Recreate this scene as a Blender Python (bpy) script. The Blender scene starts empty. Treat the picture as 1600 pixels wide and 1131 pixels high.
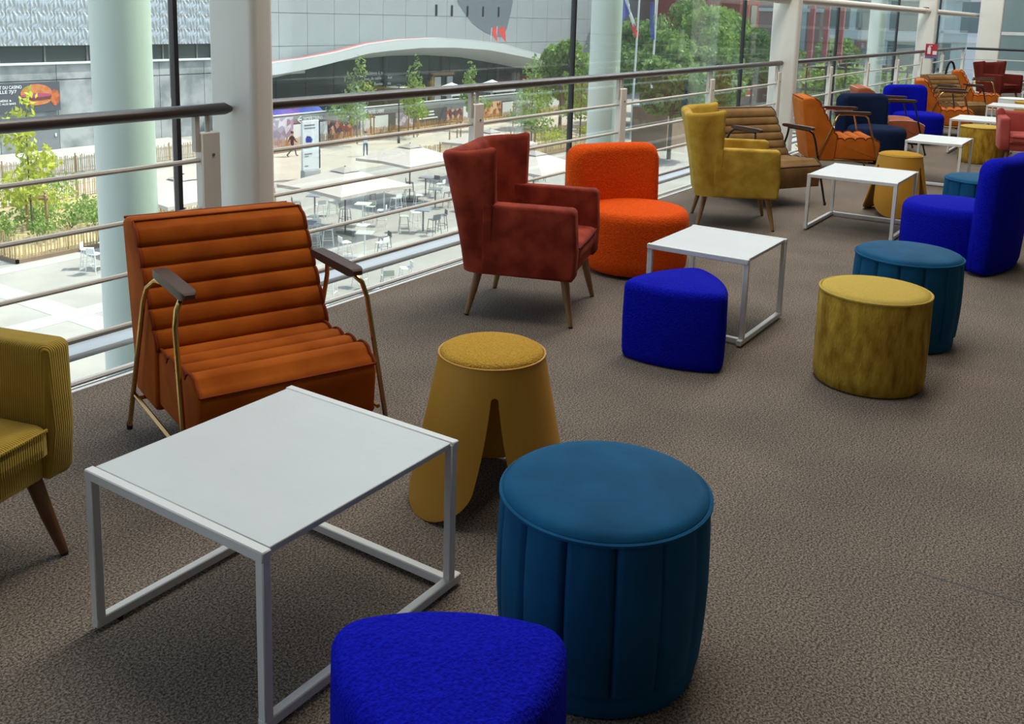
import bpy, bmesh, math, random
import numpy as np
from mathutils import Vector, Matrix, noise as mnoise
PI = math.pi
sc = bpy.context.scene
COL = sc.collection
rnd = random.Random(7)

# ---------------------------------------------------------------- camera
# world: X along the window front (away from the camera), Y out through the windows, floor z = 0
F_PX, PITCH, ROLL, GAZE, CAM_H = 1503.4, .1752, .0272, .9861, 1.6
PPX, PPY = 800., 565.5 - 277.1
def _basis():
    fw = np.array([0, math.cos(PITCH), -math.sin(PITCH)]); rt = np.array([1., 0, 0]); up = np.cross(rt, fw)
    c, s = math.cos(ROLL), math.sin(ROLL); R = c*rt + s*up; U = -s*rt + c*up
    cg, sg = math.cos(GAZE), math.sin(GAZE); M = np.array([[cg, sg, 0], [-sg, cg, 0], [0, 0, 1]])
    return M@R, M@U, M@fw
CR, CU, CF = _basis()
cam = bpy.data.cameras.new('camera'); cam_o = bpy.data.objects.new('camera', cam); COL.objects.link(cam_o)
cam.sensor_width = 36; cam.lens = F_PX/1600*36; cam.shift_y = -(565.5-PPY)/1600; cam.clip_end = 600
m = Matrix.Identity(4)
for i in range(3):
    m[i][0] = CR[i]; m[i][1] = CU[i]; m[i][2] = -CF[i]
m[2][3] = CAM_H
cam_o.matrix_world = m
sc.camera = cam_o
def ray(px, py): return CF + CR*(px-PPX)/F_PX - CU*(py-PPY)/F_PX
def onz(px, py, z):      # point seen at a pixel on the level z
    r = ray(px, py); t = (z-CAM_H)/r[2]; return Vector((r[0]*t, r[1]*t, z))
def onY(px, py, Y):      # ... on the upright plane Y
    r = ray(px, py); t = Y/r[1]; return Vector((r[0]*t, Y, CAM_H+r[2]*t))
def onX(px, py, X):
    r = ray(px, py); t = X/r[0]; return Vector((X, r[1]*t, CAM_H+r[2]*t))

# ---------------------------------------------------------------- world, sun, added overhead fill, exposure
w = bpy.data.worlds.new('sky'); sc.world = w; w.use_nodes = True
nt = w.node_tree; bg = nt.nodes['Background']
sky = nt.nodes.new('ShaderNodeTexSky'); sky.sky_type = 'NISHITA'; sky.sun_disc = False
sky.sun_elevation = math.radians(55); sky.sun_rotation = math.radians(120); sky.air_density = 1.0; sky.dust_density = 2.0
hs = nt.nodes.new('ShaderNodeHueSaturation'); hs.inputs['Saturation'].default_value = .72; nt.links.new(sky.outputs[0], hs.inputs['Color']); nt.links.new(hs.outputs[0], bg.inputs[0]); bg.inputs[1].default_value = .42
sun = bpy.data.lights.new('sun', 'SUN'); sun.energy = 7.0; sun.angle = math.radians(.6); sun.color = (1, .95, .86)
sun_o = bpy.data.objects.new('sun', sun); COL.objects.link(sun_o)
sd = Vector((1.664, -.94, 2.75)).normalized()
sun_o.rotation_euler = sd.to_track_quat('Z', 'Y').to_euler()
for k, lx in enumerate((3.2, 6.8, 10.4, 14.0, 17.6, 21.2, 24.8)):  # unseen area lights added overhead to lift the interior, no fixtures
    al = bpy.data.lights.new('hall_fill_light', 'AREA'); al.shape = 'RECTANGLE'; al.size = 2.6; al.size_y = 1.8
    al.energy = 150; al.color = (1, .94, .85)
    ao = bpy.data.objects.new('hall_fill_light', al); COL.objects.link(ao); ao.location = (lx, 2.2, 6.9)
vs = sc.view_settings; vs.view_transform = 'Standard'; vs.look = 'None'; vs.gamma = 1.0; vs.use_curve_mapping = False
vs.exposure = 0.0

# ---------------------------------------------------------------- mesh helpers
class MB:
    def __init__(s): s.v = []; s.f = []; s.mi = []
    def add(s, v, f, mi=0):
        o = len(s.v); s.v += [tuple(p) for p in v]; s.f += [tuple(i+o for i in q) for q in f]; s.mi += [mi]*len(f); return s
    def box(s, a, b, mi=0):
        x0, y0, z0 = a; x1, y1, z1 = b
        v = [(x0,y0,z0),(x1,y0,z0),(x1,y1,z0),(x0,y1,z0),(x0,y0,z1),(x1,y0,z1),(x1,y1,z1),(x0,y1,z1)]
        return s.add(v, [(3,2,1,0),(4,5,6,7),(0,1,5,4),(1,2,6,5),(2,3,7,6),(3,0,4,7)], mi)
    def rbox(s, a, b, r, seg=2, mi=0, puff=0):
        bm = bmesh.new(); bmesh.ops.create_cube(bm, size=1)
        c = [(a[i]+b[i])/2 for i in range(3)]; d = [b[i]-a[i] for i in range(3)]
        for v in bm.verts: v.co = Vector([v.co[i]*d[i] for i in range(3)])
        if puff: bmesh.ops.subdivide_edges(bm, edges=[e for e in bm.edges], cuts=6, use_grid_fill=True)
        es = [e for e in bm.edges if e.calc_face_angle(0) > .5]
        bmesh.ops.bevel(bm, geom=es, offset=r, offset_type='OFFSET', segments=seg, profile=.5, affect='EDGES')
        if puff:
            for v in bm.verts:
                fx = max(0, 1-(2*v.co.x/d[0])**2); fy = max(0, 1-(2*v.co.y/d[1])**2)
                if v.co.z > 0: v.co.z += puff*fx*fy
        for v in bm.verts: v.co += Vector(c)
        bm.verts.index_update()
        s.add([v.co[:] for v in bm.verts], [[v.index for v in f.verts] for f in bm.faces], mi); bm.free(); return s
    def tube(s, pts, r, n=8, cap=True, closed=False, mi=0):
        P = [Vector(p) for p in pts]; N = len(P); R = r if isinstance(r, (list, tuple)) else [r]*N
        vs_, fs = [], []; up = None
        for i in range(N):
            if closed: t = (P[(i+1) % N]-P[i-1])
            else: t = P[min(i+1, N-1)]-P[max(i-1, 0)]
            t.normalize()
            if up is None:
                up = Vector((0,0,1)) if abs(t.z) < .9 else Vector((1,0,0))
            up = (up - t*up.dot(t)); up.normalize(); sd_ = t.cross(up)
            for k in range(n):
                a = 2*PI*k/n; vs_.append(P[i] + (up*math.cos(a)+sd_*math.sin(a))*R[i])
        for i in range(N if closed else N-1):
            j = (i+1) % N
            for k in range(n):
                fs.append((i*n+k, i*n+(k+1) % n, j*n+(k+1) % n, j*n+k))
        if cap and not closed:
            fs.append(tuple(reversed(range(n)))); fs.append(tuple(range((N-1)*n, N*n)))
        fs = [tuple(reversed(q)) for q in fs]
        return s.add(vs_, fs, mi)
    def lathe(s, prof, n=40, fn=None, mi=0):
        # prof: (r, z) bottom to top; fn(theta, i, r, z) -> r, z
        vs_, fs = [], []
        for i, (r, z) in enumerate(prof):
            for k in range(n):
                a = 2*PI*k/n; rr, zz = (r, z) if fn is None else fn(a, i, r, z)
                vs_.append((rr*math.cos(a), rr*math.sin(a), zz))
        for i in range(len(prof)-1):
            for k in range(n):
                fs.append((i*n+k, i*n+(k+1) % n, (i+1)*n+(k+1) % n, (i+1)*n+k))
        fs.append(tuple(reversed(range(n)))); o = (len(prof)-1)*n; fs.append(tuple(range(o, o+n)))
        return s.add(vs_, fs, mi)
    def loft(s, loops, closed=False, cap=True, mi=0):
        n = len(loops[0]); vs_ = [p for l in loops for p in l]; fs = []
        L = len(loops)
        for i in range(L if closed else L-1):
            j = (i+1) % L
            for k in range(n): fs.append((i*n+k, i*n+(k+1) % n, j*n+(k+1) % n, j*n+k))
        if cap and not closed: fs.append(tuple(reversed(range(n)))); fs.append(tuple(range((L-1)*n, L*n)))
        return s.add(vs_, fs, mi)
    def extrude_x(s, poly, hw, r, st=3, mi=0, cx=0):
        # closed (y, z) outline pushed across x with rounded side edges
        n = len(poly); A = sum(poly[i][0]*poly[(i+1) % n][1]-poly[(i+1) % n][0]*poly[i][1] for i in range(n))
        if A < 0: poly = poly[::-1]
        nn = []
        for i in range(n):
            a, b = Vector(poly[i-1]), Vector(poly[(i+1) % n]); t = b-a
            if t.length < 1e-9: t = Vector((1, 0))
            t.normalize(); nn.append(Vector((-t.y, t.x)))
        def loop(x, ins): return [(cx+x, poly[i][0]+nn[i].x*ins, poly[i][1]+nn[i].y*ins) for i in range(n)]
        L = []
        for k in range(st+1):
            a = PI/2*k/st; L.append(loop(-hw+r*(1-math.sin(a)), r*(1-math.cos(PI/2-a)) if False else r*(1-math.sin(a))*0 + r*(1-math.cos(PI/2-a))))
        # a quarter-round from the side face to the full outline
        L = [loop(-hw+r*(1-math.cos(PI/2*k/st)), r*(1-math.sin(PI/2*k/st))) for k in range(st+1)]
        L += [loop(hw-r*(1-math.cos(PI/2*k/st)), r*(1-math.sin(PI/2*k/st))) for k in range(st, -1, -1)]
        return s.loft(L, mi=mi)
    def mesh(s, name='m', smooth=True, ang=40):
        me = bpy.data.meshes.new(name); me.from_pydata(s.v, [], s.f)
        if any(s.mi): me.polygons.foreach_set('material_index', s.mi)
        bm = bmesh.new(); bm.from_mesh(me); bmesh.ops.recalc_face_normals(bm, faces=bm.faces[:]); bm.to_mesh(me); bm.free()
        if smooth:
            me.polygons.foreach_set('use_smooth', [True]*len(me.polygons)); me.set_sharp_from_angle(angle=math.radians(ang))
        me.update(); return me

def link(name, me, mats, parent=None, loc=None, rotz=0):
    if isinstance(me, MB): me = me.mesh(name)
    o = bpy.data.objects.new(name, me); COL.objects.link(o)
    if mats is not None:
        ml = mats if isinstance(mats, (list, tuple)) else [mats]
        if len(me.materials) == 0:
            for q in ml: me.materials.append(q)
        elif any(me.materials[i] is not ml[i] for i in range(len(ml))):
            for i, q in enumerate(ml):
                o.material_slots[i].link = 'OBJECT'; o.material_slots[i].material = q
    if parent is not None: o.parent = parent
    if loc is not None: o.location = loc
    if rotz: o.rotation_euler = (0, 0, rotz)
    return o
def tag(o, label, cat, group=None):
    o['label'] = label; o['category'] = cat
    if group: o['group'] = group
    return o
def thing(name, label, cat, loc=(0,0,0), rotz=0, group=None):
    o = bpy.data.objects.new(name, None); COL.objects.link(o); o.empty_display_size = .1
    o.location = loc; o.rotation_euler = (0, 0, rotz); return tag(o, label, cat, group)
def struct(name, mb, mat, parent=None, loc=None, label=None):
    o = link(name, mb, mat, parent, loc)
    if parent is None:
        o['kind'] = 'structure'
        if label: o['label'] = label
    return o
def dup(root, loc, rotz, label, group=None):
    r = root.copy(); COL.objects.link(r); r.location = loc; r.rotation_euler = (0, 0, rotz); r['label'] = label
    if group: r['group'] = group
    def rec(a, b):
        for ch in list(a.children):
            c = ch.copy(); COL.objects.link(c); c.parent = b; rec(ch, c)
    rec(root, r); return r

# ---------------------------------------------------------------- materials
def N(nt, t, **kw):
    n = nt.nodes.new(t)
    for k, v in kw.items(): setattr(n, k, v)
    return n
def mat(name, col, rough=.6, metal=0, var=None, vscale=4, vdet=3, bump=0, bscale=200, sheen=0, spec=.5, stretch=None, contrast=(.3,.7), sheen_tint=None, trans=None):
    m_ = bpy.data.materials.new(name); m_.use_nodes = True; t = m_.node_tree; p = t.nodes['Principled BSDF']
    p.inputs['Base Color'].default_value = (*col, 1); p.inputs['Roughness'].default_value = rough; p.inputs['Metallic'].default_value = metal
    p.inputs['Specular IOR Level'].default_value = spec
    if sheen:
        p.inputs['Sheen Weight'].default_value = sheen; p.inputs['Sheen Roughness'].default_value = .45
        p.inputs['Sheen Tint'].default_value = (*(sheen_tint or col), 1)
    tc = N(t, 'ShaderNodeTexCoord'); src = tc.outputs['Object']
    if stretch:
        mp = N(t, 'ShaderNodeMapping'); mp.inputs['Scale'].default_value = stretch; t.links.new(src, mp.inputs[0]); src = mp.outputs[0]
    if var is not None:
        nz = N(t, 'ShaderNodeTexNoise'); nz.inputs['Scale'].default_value = vscale; nz.inputs['Detail'].default_value = vdet
        t.links.new(src, nz.inputs['Vector'])
        rp = N(t, 'ShaderNodeValToRGB'); rp.color_ramp.elements[0].color = (*col, 1); rp.color_ramp.elements[1].color = (*var, 1)
        rp.color_ramp.elements[0].position, rp.color_ramp.elements[1].position = contrast
        t.links.new(nz.outputs['Fac'], rp.inputs[0]); t.links.new(rp.outputs[0], p.inputs['Base Color'])
    if bump:
        nb = N(t, 'ShaderNodeTexNoise'); nb.inputs['Scale'].default_value = bscale; nb.inputs['Detail'].default_value = 2
        t.links.new(src, nb.inputs['Vector'])
        b = N(t, 'ShaderNodeBump'); b.inputs['Strength'].default_value = bump; b.inputs['Distance'].default_value = .01
        t.links.new(nb.outputs['Fac'], b.inputs['Height']); t.links.new(b.outputs[0], p.inputs['Normal'])
    return m_
def leaf_mat(name, c1, c2, scale=1.2):
    m_ = mat(name, c1, .55, var=c2, vscale=scale, vdet=4, spec=.25); t = m_.node_tree; p = t.nodes['Principled BSDF']
    out = t.nodes['Material Output']; tr = N(t, 'ShaderNodeBsdfTranslucent'); mx = N(t, 'ShaderNodeMixShader'); mx.inputs[0].default_value = .35
    rp = [n for n in t.nodes if n.type == 'VALTORGB'][0]; t.links.new(rp.outputs[0], tr.inputs[0])
    t.links.new(p.outputs[0], mx.inputs[1]); t.links.new(tr.outputs[0], mx.inputs[2]); t.links.new(mx.outputs[0], out.inputs[0]); return m_
def glass_mat(name, tint, refl=.5, haze=.0):
    m_ = bpy.data.materials.new(name); m_.use_nodes = True; t = m_.node_tree; t.nodes.clear()
    out = N(t, 'ShaderNodeOutputMaterial'); tr = N(t, 'ShaderNodeBsdfTransparent'); tr.inputs[0].default_value = (*tint, 1)
    gl = N(t, 'ShaderNodeBsdfGlossy'); gl.inputs['Roughness'].default_value = .01; gl.inputs[0].default_value = (1, 1, 1, 1)
    fr = N(t, 'ShaderNodeFresnel'); fr.inputs[0].default_value = 1.45
    mu = N(t, 'ShaderNodeMath', operation='MULTIPLY'); mu.inputs[1].default_value = refl; t.links.new(fr.outputs[0], mu.inputs[0])
    mx = N(t, 'ShaderNodeMixShader'); t.links.new(mu.outputs[0], mx.inputs[0]); t.links.new(tr.outputs[0], mx.inputs[1]); t.links.new(gl.outputs[0], mx.inputs[2])
    last = mx
    if haze:      # a film of dust on the pane
        df = N(t, 'ShaderNodeBsdfDiffuse'); df.inputs[0].default_value = (.8, .85, .85, 1)
        tl = N(t, 'ShaderNodeBsdfTranslucent'); tl.inputs[0].default_value = (.8, .85, .85, 1); ad = N(t, 'ShaderNodeMixShader')
        t.links.new(df.outputs[0], ad.inputs[1]); t.links.new(tl.outputs[0], ad.inputs[2])
        m2 = N(t, 'ShaderNodeMixShader'); m2.inputs[0].default_value = haze
        t.links.new(mx.outputs[0], m2.inputs[1]); t.links.new(ad.outputs[0], m2.inputs[2]); last = m2
    t.links.new(last.outputs[0], out.inputs[0]); return m_

M = {}
def carpet():
    m_ = mat('carpet', (.085, .069, .058), .95, spec=.1); t = m_.node_tree; p = t.nodes['Principled BSDF']
    tc = N(t, 'ShaderNodeTexCoord')
    n1 = N(t, 'ShaderNodeTexNoise'); n1.inputs['Scale'].default_value = 150; n1.inputs['Detail'].default_value = 4; n1.inputs['Roughness'].default_value = .85
    n2 = N(t, 'ShaderNodeTexNoise'); n2.inputs['Scale'].default_value = 2.2; n2.inputs['Detail'].default_value = 4
    for n in (n1, n2): t.links.new(tc.outputs['Object'], n.inputs['Vector'])
    rp = N(t, 'ShaderNodeValToRGB'); e = rp.color_ramp.elements
    e[0].position = .41; e[0].color = (.040, .031, .025, 1); e[1].position = .59; e[1].color = (.315, .258, .208, 1)
    x = rp.color_ramp.elements.new(.5); x.color = (.150, .120, .096, 1)
    t.links.new(n1.outputs['Fac'], rp.inputs[0])
    mx = N(t, 'ShaderNodeMix', data_type='RGBA', blend_type='MULTIPLY'); mx.inputs[0].default_value = 1
    r2 = N(t, 'ShaderNodeValToRGB'); r2.color_ramp.elements[0].color = (.82, .82, .82, 1); r2.color_ramp.elements[1].color = (1.1, 1.08, 1.05, 1)
    r2.color_ramp.elements[0].position = .3; r2.color_ramp.elements[1].position = .7
    t.links.new(n2.outputs['Fac'], r2.inputs[0]); t.links.new(rp.outputs[0], mx.inputs['A']); t.links.new(r2.outputs[0], mx.inputs['B'])
    t.links.new(mx.outputs['Result'], p.inputs['Base Color'])
    b = N(t, 'ShaderNodeBump'); b.inputs['Strength'].default_value = .06; b.inputs['Distance'].default_value = .003
    t.links.new(n1.outputs['Fac'], b.inputs['Height']); t.links.new(b.outputs[0], p.inputs['Normal']); return m_
M['carpet'] = carpet()
M['white_paint'] = mat('white_paint', (.80, .77, .70), .45, var=(.75, .72, .65), vscale=3)
M['cream_paint'] = mat('cream_paint', (.62, .585, .52), .4)
M['trim_white'] = mat('trim_white', (.72, .72, .70), .4)
M['dark_gap'] = mat('dark_gap', (.12, .115, .11), .6)
M['alu'] = mat('alu', (.74, .78, .80), .4)
M['mullion'] = mat('mullion', (.012, .012, .014), .4)
M['handrail'] = mat('handrail', (.020, .010, .007), .36, spec=1.0, var=(.035, .015, .009), vscale=6, stretch=(.3, 4, 4))
M['round_col'] = mat('round_col', (.80, .83, .75), .5)
M['glass'] = glass_mat('glass', (.90, .955, .935), .30, .018)
M['table_white'] = mat('table_white', (.585, .59, .565), .4, var=(.555, .562, .54), vscale=5, vdet=6, bump=.06, bscale=60)
M['table_frame'] = mat('table_frame', (.68, .665, .62), .38)
M['black_rubber'] = mat('black_rubber', (.01, .01, .01), .6)
M['ceil'] = mat('ceil', (.6, .6, .58), .9)
M['hall_wall'] = mat('hall_wall', (.20, .19, .175), .9)
# upholstery
M['rust'] = mat('rust_velvet', (.40, .092, .008), .85, var=(.26, .050, .004), vscale=6, vdet=6, sheen=0.050, sheen_tint=(.9, .45, .2), bump=.06, bscale=90, spec=.06)
M['rust_pipe'] = mat('rust_piping', (.20, .035, .008), .7, spec=.06)
M['orange'] = mat('orange_velvet', (.50, .130, .016), .75, var=(.38, .088, .010), vscale=6, vdet=5, sheen=0.060, sheen_tint=(.95, .5, .2), spec=.06)
M['brick'] = mat('brick_velvet', (.33, .050, .024), .75, var=(.165, .020, .011), vscale=7, vdet=7, contrast=(.36, .62), sheen=0.075, sheen_tint=(.8, .25, .15), spec=.06)
M['darkred'] = mat('dark_red_velvet', (.135, .020, .014), .8, var=(.10, .014, .010), vscale=5, sheen=0.100, sheen_tint=(.7, .2, .15), spec=.06)
M['coral'] = mat('coral_velvet', (.40, .075, .060), .75, var=(.30, .05, .04), vscale=6, sheen=0.175, sheen_tint=(.95, .45, .4), spec=.06)
M['gold'] = mat('gold_velvet', (.50, .315, .045), .75, var=(.34, .190, .020), vscale=8, vdet=7, contrast=(.36, .64), sheen=0.100, sheen_tint=(.95, .8, .35), spec=.06)
M['boucle_orange'] = mat('orange_boucle', (.62, .062, .006), .9, var=(.78, .10, .010), vscale=90, vdet=2, bump=.7, bscale=110, sheen=0.100, sheen_tint=(1, .3, .1), spec=.04)
M['royal'] = mat('royal_blue_boucle', (.003, .004, .25), .9, var=(.006, .010, .42), vscale=120, vdet=2, bump=.6, bscale=120, sheen=0.020, sheen_tint=(.1, .15, 1), spec=.04)
M['navy'] = mat('navy_boucle', (.008, .014, .040), .9, var=(.012, .022, .06), vscale=120, bump=.5, bscale=120, spec=.04)
M['petrol'] = mat('petrol_velvet', (.009, .088, .185), .7, var=(.006, .058, .125), vscale=7, vdet=6, sheen=0.070, sheen_tint=(.15, .5, .85), spec=.06)
M['mustard_plastic'] = mat('mustard_plastic', (.50, .235, .020), .5, bump=.05, bscale=400, spec=.35)
M['mustard_boucle'] = mat('mustard_boucle', (.58, .33, .050), .9, var=(.40, .20, .02), vscale=160, bump=.8, bscale=170, sheen=0.100, sheen_tint=(1, .8, .4), spec=.04)
M['mustard_chenille'] = mat('mustard_chenille', (.50, .315, .040), .8, var=(.21, .095, .008), vscale=24, vdet=10, bump=.4, bscale=130, sheen=0.075, sheen_tint=(1, .85, .4), spec=.06, stretch=(1, 1, .4), contrast=(.30, .72))
M['mustard_top'] = mat('mustard_top', (.52, .37, .085), .9, var=(.46, .31, .06), vscale=120, bump=.3, bscale=200, spec=.04)
M['tan'] = mat('tan_velvet', (.25, .140, .052), .7, var=(.165, .086, .029), vscale=7, vdet=6, sheen=0.075, sheen_tint=(.8, .6, .35), spec=.06)
M['tan_pipe'] = mat('tan_piping', (.07, .035, .018), .7)
M['terra'] = mat('terracotta_fabric', (.36, .105, .050), .8, var=(.30, .08, .036), vscale=6, sheen=0.100, sheen_tint=(.9, .5, .35), spec=.06)
M['terra_pipe'] = mat('pale_piping', (.62, .40, .28), .7)
M['white_fabric'] = mat('white_fabric', (.70, .71, .68), .8)
M['brass'] = mat('brass', (.50, .30, .10), .2, 1.0)
M['black_metal'] = mat('black_metal', (.012, .011, .012), .35, .4)
M['walnut'] = mat('walnut', (.045, .022, .013), .5, var=(.085, .040, .022), vscale=9, stretch=(3, .6, 3), spec=.22)
M['oak'] = mat('oak', (.30, .165, .055), .45, var=(.21, .105, .032), vscale=8, stretch=(4, 4, .6))
M['dark_oak'] = mat('dark_oak', (.17, .070, .022), .42, var=(.11, .042, .013), vscale=8, stretch=(4, 4, .6))
def corduroy():
    m_ = mat('gold_corduroy', (.42, .27, .032), .8, var=(.31, .185, .02), vscale=5, vdet=5, sheen=.35, sheen_tint=(.95, .8, .35), spec=.2); t = m_.node_tree
    p = t.nodes['Principled BSDF']; tc = N(t, 'ShaderNodeTexCoord'); wv = N(t, 'ShaderNodeTexWave'); wv.bands_direction = 'DIAGONAL'
    mp = N(t, 'ShaderNodeMapping'); mp.inputs['Scale'].default_value = (1, 1, 0); t.links.new(tc.outputs['Object'], mp.inputs[0])
    wv.inputs['Scale'].default_value = 80; wv.inputs['Distortion'].default_value = .6; t.links.new(mp.outputs[0], wv.inputs['Vector'])
    b = N(t, 'ShaderNodeBump'); b.inputs['Strength'].default_value = .45; b.inputs['Distance'].default_value = .004
    t.links.new(wv.outputs['Fac'], b.inputs['Height']); t.links.new(b.outputs[0], p.inputs['Normal']); return m_
M['corduroy'] = corduroy()

# ================================================================ THE HALL
EDGE = 3.585; RAILY = 3.95; GLY = 4.5; X_END = 34.0
COLS = (3.33, 12.08, 20.85)
fl = struct('floor', MB().box((-5, -6, -.35), (X_END, EDGE, 0)), M['carpet'], label='brown flecked carpet floor of the hall')
a, b = onz(1428, 893, 0), onz(1640, 954, 0); d = (b-a).normalized(); p_ = Vector((-d.y, d.x, 0))*.003
sm = MB(); sm.add([a+p_+Vector((0,0,.0006)), a-p_+Vector((0,0,.0006)), b-p_+Vector((0,0,.0006)), b+p_+Vector((0,0,.0006))], [(0,1,2,3)])
link('carpet_seam', sm, M['black_rubber'], fl)
tr = struct('trim_1', MB().box((-5, EDGE, -.10), (X_END, EDGE+.022, .006)), M['trim_white'])
struct('trim_2', MB().box((-5, EDGE+.024, -.10), (X_END, EDGE+.058, -.004)), M['dark_gap'])
struct('trim_3', MB().tube([(-5, EDGE+.085, .004), (X_END, EDGE+.085, .004)], .014, 8), M['trim_white'])
struct('ceiling', MB().box((-5, -6, 7.0), (X_END, 2.6, 7.3)), M['ceil'])
gs = struct('window_8', MB().box((-5, 2.6, 7.05), (X_END, 4.55, 7.07)), M['glass'], label='glazed roof strip above the window front')
for k in range(10): link('glazing_bar', MB().box((-4+4.2*k, 2.6, 6.98), (-3.94+4.2*k, 4.55, 7.1)), M['white_paint'], gs)
struct('wall_right', MB().box((-5, -6.3, 0), (X_END, -6, 7.0)), M['hall_wall'])
struct('wall_back', MB().box((-5.3, -6.3, -.35), (-5, EDGE, 7.0)), M['hall_wall'])

# columns inside, standing on the rail line
def pill(hx, hy, r, z0, z1, n=5):
    pts = []
    for cx, cy, a0 in ((hx-r, hy-r, 0), (-hx+r, hy-r, 90), (-hx+r, -hy+r, 180), (hx-r, -hy+r, 270)):
        for k in range(n+1):
            a = math.radians(a0+90*k/n); pts.append((cx+r*math.cos(a), cy+r*math.sin(a)))
    return MB().loft([[(x, y, z0) for x, y in pts], [(x, y, z1) for x, y in pts]])
col_label = ('broad white painted steel column behind the rust ribbed armchair', 'white painted steel column behind the tan ribbed armchair',
             'white painted steel column carrying the red extinguisher sign', 'wide white column behind the dark red wing armchair')
for k, cx in enumerate(COLS + (26.4,)):
    hy = .17 if k < 3 else .26
    c = link('support_column', pill(.075, hy, .035, -8.4, 7.0), M['white_paint'], loc=(cx+.075, RAILY+.01 if k < 3 else 3.55, 0))
    c['kind'] = 'structure'; tag(c, col_label[k], 'column')
# high tie tubes between the columns
for k, (x0, x1) in enumerate(((COLS[0]+.15, COLS[1]), (COLS[1]+.15, COLS[2]), (COLS[2]+.15, 29.5))):
    tb = thing('tie_tube', ('white horizontal tube high up between the broad and the middle columns', 'white horizontal tube above the handrail behind the orange and navy chairs', 'white horizontal tube above the corner of the balustrade')[k], 'tube', (0, RAILY, 1.88))
    link('tube', MB().tube([(x0, 0, 0), (x1, 0, 0)], .055, 12), M['cream_paint'], tb)
    link('end_sleeve', MB().tube([(x1-.42, 0, .0), (x1-.02, 0, .0)], .062, 12), M['cream_paint'], tb)
    link('clamp', MB().box((x1-.36, -.03, .05), (x1-.08, .03, .075)), M['dark_gap'], tb)

# balustrade: each section is one thing with posts, bars and a dark wooden handrail
RZ = 1.085; BARS = (.835, .585, .335, .09)
def post_mesh():
    mb = MB(); mb.rbox((-.058, -.028, -.32), (.058, .028, .975), .006, 1); return mb.mesh('post')
def bracket_mesh(): return MB().box((-.055, EDGE-RAILY+.02, -.30), (.055, -.02, -.18)).mesh('bracket')
PM, BM_ = post_mesh(), bracket_mesh()
SM = MB().tube([(0, 0, .97), (0, 0, RZ-.02)], .014, 8).mesh('stem')
SF = MB().box((-.085, -.014, .88), (-.058, .014, RZ-.02)).mesh('flat_stem')
BOLT = MB().lathe([(.0, 0), (.008, 0), (.008, .004), (.0, .004)], 8).mesh('bolt')
def balustrade(label, x0, x1, posts, cap_end):
    t = thing('balustrade', label, 'railing', ((x0+x1)/2, RAILY, 0), group='balustrade sections along the windows'); ox = (x0+x1)/2
    h = MB(); n = 14; h.tube([(x0-ox, 0, RZ), (x1-ox-.04, 0, RZ), (x1-ox, 0, RZ-.004)], [.031, .031, .016 if cap_end else .031], n)
    link('handrail', h, M['handrail'], t)
    for z in BARS: link('bar', MB().tube([(x0-ox, 0, z), (posts[-1]-ox, 0, z)], .0125, 8), M['cream_paint'], t)
    for px in posts:
        p = link('post', PM, M['white_paint'], t, (px-ox, 0, 0))
        link('stem', SM, M['cream_paint'], p); link('flat_stem', SF, M['cream_paint'], p); link('bracket', BM_, M['white_paint'], p)
        bo = link('bolt', BOLT, M['dark_gap'], p, (.01, -.028, .86)); bo.rotation_euler = (PI/2, 0, 0)
balustrade('balustrade section with dark handrail ending at the broad white column left of the rust armchair', -1.2, COLS[0]-.01, (-1.0, 1.1, 3.17), True)
balustrade('long balustrade section with dark handrail behind the brick red and orange chairs', COLS[0]+.16, COLS[1]-.01, (5.49, 7.70, 9.76, 11.95), True)
balustrade('balustrade section behind the orange, navy and royal blue chairs', COLS[1]+.16, COLS[2]-.01, (14.25, 16.4, 18.55, 20.6), True)
balustrade('short balustrade section beyond the column with the red sign, up to the corner', COLS[2]+.16, 25.6, (22.9, 25.55), False)
t = thing('balustrade', 'balustrade crossing the far end of the hall behind the dark red wing armchair', 'railing', (25.6, 0, 0), group='balustrade sections along the windows')
link('handrail', MB().tube([(0, RAILY-.06, RZ), (0, -5.9, RZ)], .03, 12), M['mullion'], t)  # backlit shade put into the colour: black on this far handrail
for z in BARS: link('bar', MB().tube([(0, RAILY-.04, z), (0, -5.9, z)], .0125, 8), M['cream_paint'], t)
for py in (1.9, -.2, -2.3):
    p = link('post', PM, M['white_paint'], t, (0, py, .32), PI/2); link('stem', SM, M['cream_paint'], p, (0, 0, -.32))

# glass front: mullions, low transom, panes (one per bay, upper and lower)
MULL = [-.95+4.35*k for k in range(8)]
for k in range(len(MULL)-1):
    x0, x1 = MULL[k], MULL[k+1]
    wn = struct('window_%d' % (k+1), MB().box((x0+.03, GLY-.006, -.12), (x1-.03, GLY+.006, 6.98)), M['glass'])
    wn['label'] = 'tall facade glass bay %s' % ('at the left edge', 'behind the rust armchair', 'with the flag poles seen through it', 'beside the column behind the tan armchair', 'behind the navy chair', 'beside the column with the red sign', 'at the far corner of the balustrade')[k]
    link('lower_pane', MB().box((x0+.03, GLY-.006, -1.6), (x1-.03, GLY+.006, -.18)), M['glass'], wn)
    link('mullion', MB().box((x0-.014, GLY-.022, -1.6), (x0+.014, GLY+.022, 6.98)), M['mullion'], wn)
    link('transom', MB().rbox((x0+.03, GLY-.16, -.175), (x1-.03, GLY+.04, -.135), .012, 2), M['alu'], wn)
    link('gasket', MB().box((x0+.03, GLY-.02, -.135), (x1-.03, GLY+.0, -.118)), M['dark_gap'], wn)
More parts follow.
